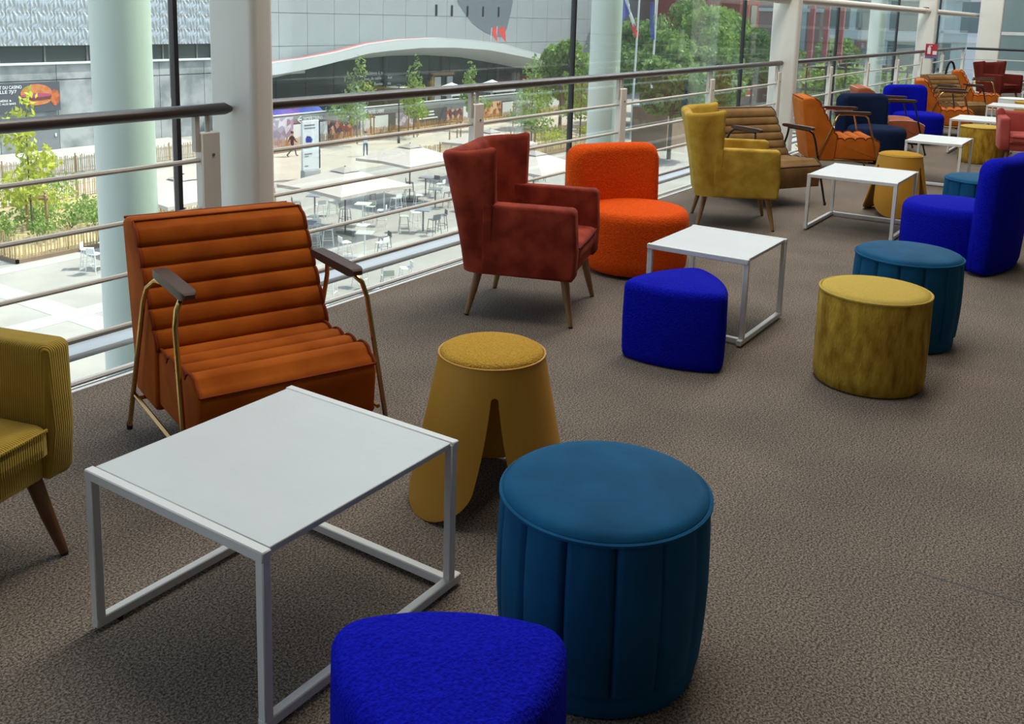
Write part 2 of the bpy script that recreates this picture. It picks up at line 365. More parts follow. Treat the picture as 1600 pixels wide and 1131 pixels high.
# far end of the hall: glazed end front
ef = struct('wall_end', MB().box((X_END, -6.3, -.35), (X_END+.2, 4.5, .15)), M['white_paint'])
PG = mat('end_glass', (.22, .30, .29), .08, spec=.6); 
for iy in range(8):
    for iz in range(5):
        y1 = 4.3-iy*1.3; z0 = .25+iz*1.22
        link('pane', MB().box((X_END+.05, y1-1.22, z0), (X_END+.07, y1, z0+1.14)), PG, ef)
for iy in range(9): link('frame', MB().box((X_END, 4.3-iy*1.3, .15), (X_END+.12, 4.38-iy*1.3, 7.0)), M['white_paint'], ef)
for iz in range(6): link('frame', MB().box((X_END, -6.2, .15+iz*1.22), (X_END+.12, 4.4, .25+iz*1.22)), M['white_paint'], ef)

# ---------------------------------------------------------------- signs and small hall things
M['sign_red'] = mat('sign_red', (.45, .012, .03), .4); M['sign_white'] = mat('sign_white', (.75, .75, .74), .5); M['sign_blue'] = mat('sign_blue', (.12, .14, .30), .5)
cx = COLS[2]
sg = thing('extinguisher_sign', 'small red sign with white extinguisher symbol on the far column', 'sign', (cx-.006, RAILY-.135, 1.12))
link('plate', MB().box((-.004, -.11, -.12), (.004, .11, .12)), M['sign_red'], sg)
ex = MB(); ex.box((-.007, .01, -.08), (-.004, .07, .05)); ex.box((-.007, .025, .05), (-.004, .055, .085)); ex.box((-.007, -.01, .075), (-.004, .05, .09))
link('symbol', ex, M['sign_white'], sg)
link('corner_mark', MB().box((-.007, -.105, -.09), (-.004, -.03, -.02)), M['sign_white'], sg)
link('lower_strip', MB().box((-.005, -.11, -.165), (.004, .11, -.122)), M['sign_blue'], sg)
hp = onY(1474, 118, 3.6)
hz = MB(); pts = []
for k in range(15):
    a = PI*k/14; pts.append((.16*math.cos(a)*.55, 0, .62+.30*math.sin(a)))
pts = [(.20, 0, 0), (.13, 0, .35)] + pts + [(-.10, 0, .35), (-.16, 0, 0)]
ht = thing('hose_stand', 'black arched tube standing beside the column with the red sign', 'stand', (20.4, 3.35, 0), math.radians(-55))
link('arched_tube', hz.tube(pts, .022, 8), M['black_metal'], ht)
link('foot_plate', MB().rbox((-.22, -.12, 0), (.26, .12, .02), .006, 1), M['black_metal'], ht)

# ================================================================ FURNITURE BUILDERS (front is -y, x to the viewer's right)
def rib_curve(p0, p1, nrib, amp, steps=9, bulge=0.0):
    # scalloped line from p0 to p1 (y, z); bumps to the left of the direction
    a, b = Vector(p0), Vector(p1); d = b-a; nrm = Vector((-d.y, d.x)).normalized(); out = []
    for r in range(nrib):
        for k in range(steps):
            u = k/steps; s_ = (r+u)/nrib
            out.append(a + d*s_ + nrm*(amp*(max(0, math.sin(PI*u))**.45) + bulge*math.sin(PI*s_)))
    out.append(b); return [tuple(v) for v in out]
_rib = {}
def ribbed_parts(ribs):
    if ribs in _rib: return _rib[ribs]
    n1, n2, am = (5, 6, .014) if ribs else (1, 1, .045); am1 = .030 if ribs else .045
    top = rib_curve((.20, .355), (-.335, .385), n1, -am1, 9 if ribs else 16)   # rear to front, bumps up
    top = [(y, z) for y, z in top]
    seat = [(.20, .17), (.20, .30)] + top + [(-.356, .378), (-.374, .360), (-.384, .335), (-.380, .28), (-.368, .185), (-.36, .17)]
    fr = rib_curve((.30, .79), (.065, .385), n2, -am, 9 if ribs else 16)
    back = [(.345, .150), (.395, .40), (.462, .765), (.458, .79), (.435, .806), (.37, .815), (.325, .808)] + fr + [(.075, .17), (.10, .15)]
    pm = {}
    pm['seat'] = MB().extrude_x(seat, .318, .020, 4).mesh('seat', ang=55)
    pm['backrest'] = MB().extrude_x(back, .332, .020, 4).mesh('backrest', ang=55)
    pp = MB()
    for sx in (-1, 1):
        pp.tube([(sx*.313, y, z+.002) for y, z in top] + [(sx*.313, -.358, .379), (sx*.313, -.376, .361)], .0055, 6)
        pp.tube([(sx*.327, y-.002, z) for y, z in [(.325, .808)]+fr], .0055, 6)
    pp.tube([(-.313, -.376, .360), (.313, -.376, .360)], .0055, 6); pp.tube([(-.325, .325, .809), (.325, .325, .809)], .0055, 6)
    pp.tube([(-.325, .455, .80), (.325, .455, .80)], .0055, 6)
    pm['piping'] = pp.mesh('piping')
    pad = []
    for yy, hw, zb, zt in ((-.262, .016, .664, .674), (-.255, .022, .656, .680), (-.235, .026, .652, .683), (0, .026, .652, .684), (.09, .024, .654, .682), (.115, .018, .660, .676)):
        pad.append([(-hw, yy, zb), (hw, yy, zb), (hw, yy, zt), (-hw, yy, zt)])
    pm['armrest'] = MB().loft(pad).mesh('armrest', ang=30)
    pm['legr'] = MB().tube([(.066, .335, .012), (.052, .115, .565), (.044, .095, .615), (.020, .07, .645), (0, -.02, .650)], .0095, 8).mesh('leg')
    pm['legf'] = MB().tube([(.066, -.40, .012), (.046, -.245, .565), (.034, -.228, .620), (.012, -.20, .646), (0, -.02, .650)], .0095, 8).mesh('leg')
    pm['foot'] = MB().lathe([(.011, 0), (.012, .014), (.011, .03)], 8).mesh('foot')
    pm['rail'] = MB().tube([(0, .275, .16), (0, -.312, .165)], .008, 8).mesh('side_rail')
    pm['cross'] = MB().tube([(-.355, 0, .155), (.355, 0, .155)], .008, 8).mesh('cross_bar')
    _rib[ribs] = pm; return pm
def ribbed_chair(label, loc, yaw, fab, pipe, metal, ribs=True, name='ribbed_armchair', group='ribbed lounge armchairs'):
    t = thing(name, label, 'armchair', (loc[0], loc[1], 0), math.radians(yaw), group); pm = ribbed_parts(ribs)
    s = link('seat', pm['seat'], fab, t); link('backrest', pm['backrest'], fab, t); link('piping', pm['piping'], pipe, t)
    for sx in (-.300, .300):
        link('armrest', pm['armrest'], M['walnut'], t, (sx, 0, 0))
        for k, fy in (('legr', .336), ('legf', -.401)):
            l = link('leg', pm[k], metal, t, (sx, 0, 0)); l.scale = (1 if sx > 0 else -1, 1, 1); link('foot', pm['foot'], M['black_rubber'], l, (.066, fy, 0))
        link('side_rail', pm['rail'], metal, t, (sx*1.19, 0, 0))
    link('cross_bar', pm['cross'], metal, t, (0, .24, 0)); link('cross_bar', pm['cross'], metal, t, (0, -.25, 0))
    return t

_wing = {}
def wing_parts(armz, backz):
    if (armz, backz) in _wing: return _wing[(armz, backz)]
    pm = {}
    # plan path of the shell: left wing front -> rear -> right wing front, outer face at z = .23
    path = []; hw, rear, cr = .335, .315, .10
    for y in (.150, .165, .185, .205): path.append((-hw, y, -1, 0))
    for k in range(1, 8):
        a = PI - PI/2*k/8; path.append((-hw+cr+cr*math.cos(a), rear-cr+cr*math.sin(a), math.cos(a), math.sin(a)))
    for x in (-.23, -.15, -.07, 0, .07, .15, .23): path.append((x, rear, 0, 1))
    for k in range(1, 8):
        a = PI/2 - PI/2*k/8; path.append((hw-cr+cr*math.cos(a), rear-cr+cr*math.sin(a), math.cos(a), math.sin(a)))
    for y in (.205, .185, .165, .150): path.append((hw, y, 1, 0))
    th = .078; loops = []; n = len(path)
    for i, (x, y, nx, ny) in enumerate(path):
        u = abs(i-(n-1)/2)/((n-1)/2); ztop = backz - .035 + .04*u**2
        L = []
        def P(off, z):
            k = (z-.23)/.65; fl_ = (.055*abs(nx)+.115*abs(ny))*k**1.25
            o = off+fl_; yy = y + ny*o - (.035*k if u > .98 else 0)*0
            return (x+nx*o, yy, z)
        for z in (.255, .30, .40, .50, .60, .70, .78): L.append(P(0, min(z, ztop-.03)))
        for a in (0, 30, 60, 90, 120, 150, 180):
            L.append(P(-th/2+th/2*math.cos(math.radians(a)), ztop-.032+.032*math.sin(math.radians(a))))
        for z in (.78, .70, .60, .50, .40, .30, .255): L.append(P(-th, min(z, ztop-.03)))
        loops.append(L)
    def shrink(L, dy, f):
        c = [sum(p[k] for p in L)/len(L) for k in range(2)]
        return [(p[0]+(c[0]-p[0])*0 + (c[0]-p[0])*f*.5, p[1]+dy, p[2]-(.012*f if p[2] > .7 else 0)) for p in L]
    loops = [shrink(loops[0], -.022, .55), shrink(loops[0], -.014, .2)] + loops + [shrink(loops[-1], -.014, .2), shrink(loops[-1], -.022, .55)]
    pm['backrest'] = MB().loft(loops).mesh('backrest', ang=60)
    arm = MB()
    # arm: outline in (y, z), pushed across x
    r = .03; o = [(.06, .235), (.06, armz)]
    o = [(.19, .255), (.19, armz)] + [(-.30+r-r*math.sin(math.radians(a)), armz-r+r*math.cos(math.radians(a))) for a in range(0, 91, 15)] + [(-.312, .40), (-.305, .275), (-.29, .255)]
    arm.extrude_x(o, .05, .020, 4); pm['arm'] = arm.mesh('arm', ang=60)
    pm['seat_base'] = MB().rbox((-.262, -.285, .257), (.262, .24, .37), .02, 2).mesh('seat_base')
    pm['cushion'] = MB().rbox((-.262, -.312, .33), (.262, .235, .43), .035, 3, puff=.02).mesh('seat_cushion', ang=60)
    pm['piping'] = MB().tube([(-.25, -.305, .413), (0, -.313, .416), (.25, -.305, .413)], .006, 6).mesh('piping')
    def leg(sx, sy, fx, fy): return MB().tube([(sx, sy, .265), (sx+(fx-sx)*.5, sy+(fy-sy)*.5, .13), (fx, fy, .008)], [.024, .0195, .013], 10).mesh('leg')
    pm['legs'] = [(leg(-.255, -.235, -.305, -.288), (-.305, -.288)), (leg(.255, -.235, .305, -.288), (.305, -.288)), (leg(-.225, .235, -.272, .29), (-.272, .29)), (leg(.225, .235, .272, .29), (.272, .29))]
    pm['glide'] = MB().lathe([(.012, 0), (.012, .009)], 8).mesh('glide')
    sm_ = MB()
    for sx in (-1, 1): sm_.tube([(sx*.337, .150, .26), (sx*.352, .140, .40), (sx*.370, .135, armz)], .0035, 5)
    pm['seam'] = sm_.mesh('seam')
    _wing[(armz, backz)] = pm; return pm
def wing_chair(label, loc, yaw, fab, wood, pipe=None, armz=.635, backz=.925, group='wing armchairs on wooden legs'):
    t = thing('wing_armchair', label, 'armchair', (loc[0], loc[1], 0), math.radians(yaw), group); pm = wing_parts(armz, backz)
    link('backrest', pm['backrest'], fab, t)
    for sx in (-1, 1):
        a = link('arm', pm['arm'], fab, t, (sx*.305, 0, 0)); a.rotation_euler = (0, sx*.045, 0); a.location = (sx*(.300-.012), 0, 0)
    link('seat_base', pm['seat_base'], fab, t); c = link('seat_cushion', pm['cushion'], fab, t); link('piping', pm['piping'], pipe or fab, c)
    link('seam', pm['seam'], pipe or fab, t)
    for me, (fx, fy) in pm['legs']:
        l = link('leg', me, wood, t); link('glide', pm['glide'], M['black_rubber'], l, (fx, fy, 0))
    return t

_slip = {}
def slipper_parts():
    if _slip: return _slip
    R, H = .335, .425; prof = [(.0, .012), (R-.06, .012), (R-.025, .022), (R-.006, .05), (R, .10), (R, .34)]
    for k in range(1, 7):
        a = PI/2*k/6; prof.append((R-.055*(1-math.cos(a)), .34+.07*math.sin(a)))
    prof += [(R*.6, .422), (R*.3, .428), (0.001, .43)]
    _slip['seat'] = MB().lathe(prof, 48).mesh('seat', ang=70)
    # back: curved slab with rounded corners, from floor to top
    W, H2, th, rad = .345, .775, .15, .10; nx, loops = 28, []
    cy, Rb = -.55, .88                      # slight curve in plan
    for i in range(nx+1):
        u = -1+2*i/nx; x = W*u
        # rounded top corner
        dx = max(0, abs(x)-(W-rad)); zt = H2-rad+math.sqrt(max(0, rad*rad-dx*dx))
        zb = .012 + max(0, abs(x)-(W-.05))*.6
        ang = x/Rb; yc = cy+Rb*math.cos(ang); xc = Rb*math.sin(ang); nrm = (math.sin(ang), math.cos(ang))
        tt = th/2*(1 if abs(u) < .86 else math.sqrt(max(.02, 1-((abs(u)-.86)/.14)**2)))
        L = []
        for a in range(0, 181, 20):
            off = tt*math.cos(math.radians(a)); z = zt-.055+.055*math.sin(math.radians(a)); L.append((xc+nrm[0]*off, yc+nrm[1]*off+.03*(z/H2), z))
        for z, o in ((.5, -1), (.2, -1), (.04, -.96), (zb, -.8), (zb, .8), (.06, .95), (.2, 1), (.5, 1)):
            z = min(z, zt-.056); L.append((xc+nrm[0]*tt*o, yc+nrm[1]*tt*o+.03*(z/H2), z))
        loops.append(L)
    _slip['back'] = MB().loft(loops).mesh('backrest', ang=70)
    return _slip
def slipper_chair(label, loc, yaw, fab, group='round slipper chairs'):
    t = thing('slipper_chair', label, 'chair', (loc[0], loc[1], 0), math.radians(yaw), group); pm = slipper_parts()
    link('seat', pm['seat'], fab, t, (0, -.06, 0)); link('backrest', pm['back'], fab, t, (0, -.06, 0)); return t

_pl = {}
def pleat_parts():
    if _pl: return _pl
    R, H, ns = .262, .44, 14
    prof = []
    for k in range(13):
        u = k/12; z = .065+u*(.448-.065); prof.append((R-.009*(2*u-1)**2-.004*(1-u), z))
    n = 180
    def fn(a, i, r, z):
        ph = (a*ns/(2*PI)) % 1; dd = min(ph, 1-ph); return r - .011*math.exp(-(dd/.028)**2) + .005*math.cos(PI*(ph-.5)), z
    _pl['body'] = MB().lathe(prof, n, fn).mesh('pleated_body', ang=70)
    _pl['base'] = MB().lathe([(R-.035, .0), (R-.020, .006), (R-.016, .03), (R-.018, .064), (R-.03, .07)], 60).mesh('base_band')
    top = [(R-.010, .440), (R-.008, .452)]
    for k in range(0, 9):
        u = k/8; top.append(((R-.010)*math.cos(PI/2*u)+.0005, .454+.032*math.sin(PI/2*u)**.8))
    _pl['top'] = MB().lathe(top, 60).mesh('top_cushion', ang=70)
    _pl['pipe'] = MB().tube([((R-.004)*math.cos(2*PI*k/64), (R-.004)*math.sin(2*PI*k/64), .448) for k in range(64)], .006, 6, closed=True).mesh('piping')
    return _pl
def pleated_pouf(label, loc, yaw, fab):
    t = thing('pleated_pouf', label, 'pouf', (loc[0], loc[1], 0), math.radians(yaw), 'petrol blue pleated poufs'); pm = pleat_parts()
    link('pleated_body', pm['body'], fab, t); link('base_band', pm['base'], fab, t); c = link('top_cushion', pm['top'], fab, t); link('piping', pm['pipe'], fab, c); return t
_rp = {}
def round_parts():
    if _rp: return _rp
    R, H = .241, .425
    _rp['body'] = MB().lathe([(R-.03, 0), (R-.012, .006), (R-.002, .025), (R, .06), (R+.001, .2), (R, H-.02), (R-.004, H-.004), (R-.012, H)], 64).mesh('body')
    _rp['top'] = MB().lathe([(R-.008, H-.004), (R-.012, H+.006), (R*.8, H+.013), (R*.4, H+.018), (.001, H+.019)], 64).mesh('top_panel', ang=70)
    _rp['pipe'] = MB().tube([((R-.003)*math.cos(2*PI*k/64), (R-.003)*math.sin(2*PI*k/64), H) for k in range(64)], .006, 6, closed=True).mesh('piping')
    return _rp
def round_pouf(label, loc, body, top):
    t = thing('round_pouf', label, 'pouf', (loc[0], loc[1], 0), rnd.random()*6, 'mustard drum poufs'); pm = round_parts()
    link('body', pm['body'], body, t); c = link('top_panel', pm['top'], top, t); link('piping', pm['pipe'], top, c); return t
_wd = {}
def wedge_pouf(label, verts, fab, H=.378, rc=.06):
    # rounded triangle with slightly bowed sides; verts = three corners in the plan
    c = sum((Vector(v) for v in verts), Vector((0, 0)))/3; V = [Vector(v)-c for v in verts]
    if (V[1]-V[0]).cross(V[2]-V[0]) < 0: V = V[::-1]
    pts, arcs = [], []
    for i in range(3):
        A, B = V[i], V[(i+1) % 3]; sl = (B-A).length; d = (B-A)/sl; nr = Vector((d.y, -d.x)); Rb = 1.3*sl
        cc = (A+B)/2 - nr*math.sqrt(Rb*Rb-sl*sl/4); a0 = math.atan2(A.y-cc.y, A.x-cc.x); a1 = math.atan2(B.y-cc.y, B.x-cc.x)
        if a1 < a0: a1 += 2*PI
        arcs.append((cc, Rb, a0, a1, B))
    for i in range(3):
        cc, Rb, a0, a1, B = arcs[i]
        for k in range(10):
            a = a0+(a1-a0)*k/9; pts.append(cc+Vector((math.cos(a), math.sin(a)))*(Rb+rc))
        b1 = arcs[(i+1) % 3][2]
        while b1 < a1-1e-9: b1 += 2*PI
        for k in range(1, 9):
            a = a1+(b1-a1)*k/9; pts.append(B+Vector((math.cos(a), math.sin(a)))*rc)
    def ring(f, z): 
        return [(p.x*(1-f/p.length), p.y*(1-f/p.length), z) for p in pts]
    L = [ring(.03, .0), ring(.012, .004), ring(.003, .02), ring(0, .05), ring(-.003, H*.5)]
    for k in range(7):
        a = PI/2*k/6; L.append(ring(.04*(1-math.cos(a)), H-.04+.04*math.sin(a)))
    L.append(ring(.09, H+.006)); L.append(ring(.14, H+.009)); L.append([(p.x*.15, p.y*.15, H+.012) for p in pts])
    t = thing('triangular_pouf', label, 'pouf', (c.x, c.y, 0), 0, 'royal blue triangular poufs')
    link('cover', MB().loft(L).mesh('cover', ang=70), fab, t)
    link('base_plate', MB().loft([[(p.x*.86, p.y*.86, .0) for p in pts], [(p.x*.86, p.y*.86, .012) for p in pts]]), M['black_rubber'], t)
    return t
_st = {}
def stool_parts():
    if _st: return _st
    H, R0, R1, zc = .505, .176, .276, .420
    def rad(z): return R0+(R1-R0)*(1-z/H)**1.05
    zs = [H, H-.012, .48, .46, .44, zc] + [zc-q for q in (.002, .005, .009, .014, .02, .03, .045, .065, .09, .12, .15, .18, .21, .24, .26, .28, .295, .307, .317, .33, .345, .36, .375, .39, .405, .413, .4175, .4197)]
    mb = MB(); nu = 24
    def half(z):
        if z >= zc: return PI/3
        t_ = zc-z; r0 = .013
        w_ = math.sqrt(max(0, 2*r0*t_-t_*t_)) if t_ < r0 else r0 + .10*(t_-r0)*(1+1.3*t_/zc)
        h = PI/3 - w_/rad(z)
        zb = .13
        if z < zb: h *= math.sqrt(max(0, 1-((zb-z)/zb)**2))**.9
        return max(h, .003)
    for k in range(3):
        th0 = 2*PI*k/3; vs_ = []; fs = []
        for z in zs:
            h = half(z); r = rad(z)
            for j in range(nu+1):
                a = th0 + h*(-1+2*j/nu); vs_.append((r*math.cos(a), r*math.sin(a), z))
        for i in range(len(zs)-1):
            for j in range(nu):
                fs.append((i*(nu+1)+j, i*(nu+1)+j+1, (i+1)*(nu+1)+j+1, (i+1)*(nu+1)+j))
        mb.add(vs_, fs)
    me = bpy.data.meshes.new('shell'); me.from_pydata(mb.v, [], mb.f)
    bm = bmesh.new(); bm.from_mesh(me); bmesh.ops.remove_doubles(bm, verts=bm.verts[:], dist=.0002); bmesh.ops.recalc_face_normals(bm, faces=bm.faces[:])
    geo = bm.faces[:]; bmesh.ops.solidify(bm, geom=geo, thickness=.010); bm.to_mesh(me); bm.free()
    me.polygons.foreach_set('use_smooth', [True]*len(me.polygons)); me.set_sharp_from_angle(angle=math.radians(45))
    _st['shell'] = me
    pr_ = [(R0-.010, H-.03), (R0-.005, H-.005)] + [((R0-.006)*math.cos(PI/2*k/8)+.0005, H+.002+.026*math.sin(PI/2*k/8)**.8) for k in range(9)]
    _st['pad'] = MB().lathe(pr_, 48).mesh('seat_pad', ang=70)
    _st['rim'] = MB().tube([((R0-.001)*math.cos(2*PI*k/64), (R0-.001)*math.sin(2*PI*k/64), H) for k in range(64)], .004, 6, closed=True).mesh('rim')
    return _st
def tripod_stool(label, loc, yaw, padmat, shellmat):
    t = thing('tripod_stool', label, 'stool', (loc[0], loc[1], 0), math.radians(yaw), 'mustard three-legged stools'); pm = stool_parts()
    link('shell', pm['shell'], shellmat, t); link('seat_pad', pm['pad'], padmat, t); link('rim', pm['rim'], shellmat, t); return t
def side_table(label, x0, x1, y0, y1, open_side, H=.446, tb=.027):
    cx_, cy_ = (x0+x1)/2, (y0+y1)/2; hx, hy = (x1-x0)/2, (y1-y0)/2
    t = thing('side_table', label, 'table', (cx_, cy_, 0), 0, 'white metal side tables'); s = 1 if open_side == '+x' else -1   # s: side without a foot rail
    def bar(n, a, b): link(n, MB().rbox(tuple(min(a[i], b[i]) for i in range(3)), tuple(max(a[i], b[i]) for i in range(3)), .003, 1), M['table_frame'], t)
    # top rails run in y at both x ends
    for sx in (-1, 1):
        xi = hx-tb if sx == s else hx-2*tb       # closed-side hoop stands one tube in from the foot-rail end
        xi = hx-tb
        bar('top_rail', (sx*xi, -hy, H-tb), (sx*(xi+tb), hy, H))
    pl = MB().rbox((-hx+tb+.001, -hy+.008, H-.018), (hx-tb-.001, hy-.008, H-.001), .002, 1); link('tabletop', pl, M['table_white'], t)
    for sx in (-1, 1):
        inset = 0 if sx == s else .006
        for sy in (-1, 1):
            e_ = .0007; bar('leg', (sx*(hx-inset-e_), sy*(hy-e_), .014), (sx*(hx-inset-tb+e_), sy*(hy-tb+e_), H-.006))
    for sy in (-1, 1): bar('foot_rail', (s*hx, sy*hy, .010), (-s*(hx+.022), sy*(hy-tb), .010+tb))
    bar('foot_rail', (-s*(hx-.006), -hy+tb, .010), (-s*(hx-.006-tb), hy-tb, .010+tb))
    for sx in (-1, 1):
        for sy in (-1, 1): link('pad', MB().lathe([(.008, 0), (.008, .011)], 8), M['black_rubber'], t, (sx*(hx-.07), sy*(hy-tb/2-.004), 0))
    return t

# ================================================================ FURNITURE IN PLACE
wing_chair('mustard corduroy armchair at the left edge, cut off by the picture', (1.08, 2.70), 16, M['corduroy'], M['dark_oak'], armz=.655)
ribbed_chair('rust velvet ribbed armchair with brass legs beside the nearest white table', (2.31, 2.66), -21, M['rust'], M['rust_pipe'], M['brass'])
side_table('nearest and largest white side table in front of the rust armchair', 1.294, 1.998, 1.473, 2.125, '-x')
tripod_stool('mustard three-legged stool with boucle pad beside the nearest white table', (2.495, 1.712), 38, M['mustard_boucle'], M['mustard_plastic'])
pleated_pouf('largest petrol blue pleated velvet pouf in the foreground', (1.985, 1.012), 8, M['petrol'])
wedge_pouf('royal blue boucle triangular pouf at the bottom edge of the picture', ((1.30, 1.18), (1.48, .90), (1.16, .88)), M['royal'], rc=.07)
wing_chair('brick red velvet wing armchair with oak legs in front of the orange boucle chair', (4.38, 2.75), 18.5, M['brick'], M['oak'], M['darkred'])
slipper_chair('bright orange boucle slipper chair behind the brick red wing armchair', (5.52, 2.72), -32, M['boucle_orange'])
wedge_pouf('royal blue boucle triangular pouf beside the second white table', ((4.015, 1.93), (4.065, 1.565), (4.375, 1.79)), M['royal'])
side_table('second white side table between the royal blue pouf and the yellow armchair', 4.458, 5.06, 1.553, 2.10, '+x')
round_pouf('mustard chenille drum pouf in front of the petrol blue pouf', (4.39, .935), M['mustard_chenille'], M['mustard_top'])
pleated_pouf('petrol blue pleated pouf behind the mustard drum pouf', (5.10, .94), 3, M['petrol'])
slipper_chair('royal blue boucle slipper chair at the right edge, turned to the windows', (7.10, .99), 168, M['royal'])
wing_chair('golden yellow velvet wing armchair with oak legs beside the tan armchair', (7.32, 2.72), 27, M['gold'], M['oak'])
ribbed_chair('tan velvet ribbed armchair with black legs behind the golden yellow armchair', (8.43, 2.85), -29, M['tan'], M['tan_pipe'], M['black_metal'])
side_table('third white side table in front of the tan ribbed armchair', 7.403, 8.153, 1.492, 2.16, '-x')
ribbed_chair('orange velvet ribbed armchair seen from its side, brass legs, next to the navy chair', (10.70, 2.83), 27, M['orange'], M['rust_pipe'], M['brass'])
tripod_stool('mustard three-legged stool behind the third white table', (8.64, 1.74), 190, M['mustard_boucle'], M['mustard_plastic'])
pleated_pouf('petrol blue pleated pouf half hidden behind the royal blue chair at the right edge', (8.05, 1.02), 0, M['petrol'])
side_table('fourth white side table beyond the mustard stool', 10.36, 11.05, 1.52, 2.06, '+x')
slipper_chair('dark navy slipper chair behind the orange ribbed armchair', (11.85, 2.72), -42, M['navy'])
ribbed_chair('terracotta armchair with pale piping and black legs between the navy and royal blue chairs', (12.95, 2.80), 23, M['terra'], M['terra_pipe'], M['black_metal'], ribs=False, name='piped_armchair')
slipper_chair('royal blue slipper chair with its front to the camera beyond the terracotta armchair', (14.2, 2.72), -42, M['royal'])
side_table('fifth white side table behind the mustard drum pouf', 13.22, 13.95, 1.45, 2.12, '-x')
round_pouf('mustard chenille drum pouf under the edge of the fifth white table', (12.66, 1.66), M['mustard_chenille'], M['mustard_top'])
wing_chair('coral velvet armchair at the right edge beyond the royal blue chair', (12.2, 1.08), -78, M['coral'], M['dark_oak'], armz=.62, backz=.69)
ribbed_chair('orange velvet ribbed armchair beside the royal blue slipper chair, far row', (15.45, 2.55), 11, M['orange'], M['rust_pipe'], M['brass'])
ribbed_chair('tan velvet ribbed armchair between the two farthest orange armchairs', (17.0, 2.68), -32, M['tan'], M['tan_pipe'], M['black_metal'])
ribbed_chair('farthest orange velvet ribbed armchair, in front of the dark red wing armchair', (19.3, 2.67), 7, M['orange'], M['rust_pipe'], M['brass'])
side_table('sixth white side table in front of the farthest tan armchair', 16.0, 16.65, 1.45, 2.08, '+x')
wing_chair('dark red velvet wing armchair at the far end of the row', (22.6, 2.75), -28, M['darkred'], M['dark_oak'], backz=.90)
round_pouf('white drum pouf behind the sixth table at the right edge', (18.2, 1.95), M['white_fabric'], M['white_fabric'])
round_pouf('plain mustard drum pouf beside the white drum pouf at the right edge', (17.5, 1.62), M['mustard_plastic'], M['mustard_boucle'])
side_table('farthest white side table at the right edge below the dark red armchair', 20.2, 20.9, 1.40, 2.05, '-x')
#EXTERIOR
# ================================================================ OUTSIDE: plaza 8.4 m below the hall floor
GZ = -8.4
def gp(px, py): return onz(px, py, GZ)
M['paving'] = mat('paving', (.30, .285, .258), .9, var=(.37, .35, .315), vscale=.5, vdet=6, spec=.1)
M['walk'] = mat('walk', (.46, .415, .345), .9, var=(.40, .36, .30), vscale=.6, vdet=5, spec=.1)
M['band'] = mat('band', (.42, .405, .38), .9, var=(.37, .355, .335), vscale=1.5, vdet=5, spec=.1)
M['asphalt'] = mat('asphalt', (.30, .30, .30), .9, spec=.1)
M['straw'] = mat('straw', (.50, .40, .24), .95, var=(.34, .26, .13), vscale=2.5, vdet=8, bump=.5, bscale=12, spec=.05)
M['stake'] = mat('stake', (.42, .29, .15), .9, var=(.33, .21, .10), vscale=4, spec=.1)
M['paling'] = mat('paling', (.48, .36, .21), .9, var=(.36, .25, .13), vscale=6, spec=.1)
M['paling_orange'] = mat('paling_orange', (.50, .26, .10), .9, var=(.38, .20, .08), vscale=6, spec=.1)
M['leaf_yellow'] = leaf_mat('leaf_yellow', (.36, .42, .05), (.56, .58, .08), 3)
M['leaf_green'] = leaf_mat('leaf_green', (.14, .25, .055), (.34, .47, .11), 2.2)
M['leaf_dark'] = leaf_mat('leaf_dark', (.085, .17, .05), (.30, .43, .13), .9)
M['leaf_grey'] = leaf_mat('leaf_grey', (.18, .26, .12), (.34, .41, .19), 2)
M['bark'] = mat('bark', (.10, .08, .06), .9, var=(.15, .12, .09), vscale=5)
M['concrete_old'] = mat('concrete_old', (.36, .37, .37), .9, var=(.20, .215, .215), vscale=.55, vdet=9, contrast=(.42, .62), spec=.1)
M['panel_grey'] = mat('panel_grey', (.30, .325, .33), .55, var=(.34, .365, .37), vscale=.25, spec=.3)
M['panel_wave'] = mat('panel_wave', (.44, .47, .50), .35, .5)
M['band_dark'] = mat('band_dark', (.035, .05, .048), .3, spec=.4)
M['front_glass'] = mat('front_glass', (.030, .045, .044), .12, var=(.05, .068, .064), vscale=.35, spec=.5)
M['canopy_white'] = mat('canopy_white', (.58, .60, .59), .6)
M['canopy_red'] = mat('canopy_red', (.62, .12, .12), .6)
M['print_dark'] = mat('print_dark', (.065, .070, .085), .6)
M['print_grey'] = mat('print_grey', (.17, .18, .19), .6)
M['print_white'] = mat('print_white', (.66, .68, .68), .7)
M['letter'] = mat('letter', (.82, .82, .82), .7)
def photo_print(name, cols, scale):
    m_ = mat(name, cols[0], .6); t = m_.node_tree; p = t.nodes['Principled BSDF']
    tc = N(t, 'ShaderNodeTexCoord'); vo = N(t, 'ShaderNodeTexVoronoi'); vo.inputs['Scale'].default_value = scale; t.links.new(tc.outputs['Object'], vo.inputs['Vector'])
    rp = N(t, 'ShaderNodeValToRGB'); rp.color_ramp.interpolation = 'CONSTANT'
    sp = N(t, 'ShaderNodeSeparateColor'); t.links.new(vo.outputs['Color'], sp.inputs[0]); t.links.new(sp.outputs[0], rp.inputs[0])
    el = rp.color_ramp.elements; el[0].color = (*cols[0], 1); el[1].position = 1-1/len(cols); el[1].color = (*cols[-1], 1)
    for i, c in enumerate(cols[1:-1]): e = el.new((i+1)/len(cols)); e.color = (*c, 1)
    t.links.new(rp.outputs[0], p.inputs['Base Color']); return m_
M['print_crowd'] = photo_print('print_crowd', [(.05,.03,.05), (.25,.05,.03), (.10,.05,.06), (.45,.20,.10), (.06,.04,.08), (.55,.35,.22), (.18,.04,.03)], 3.2)
M['print_tower'] = photo_print('print_tower', [(.30,.28,.36), (.48,.45,.52), (.22,.19,.26), (.55,.52,.58), (.35,.25,.35)], 2.4)
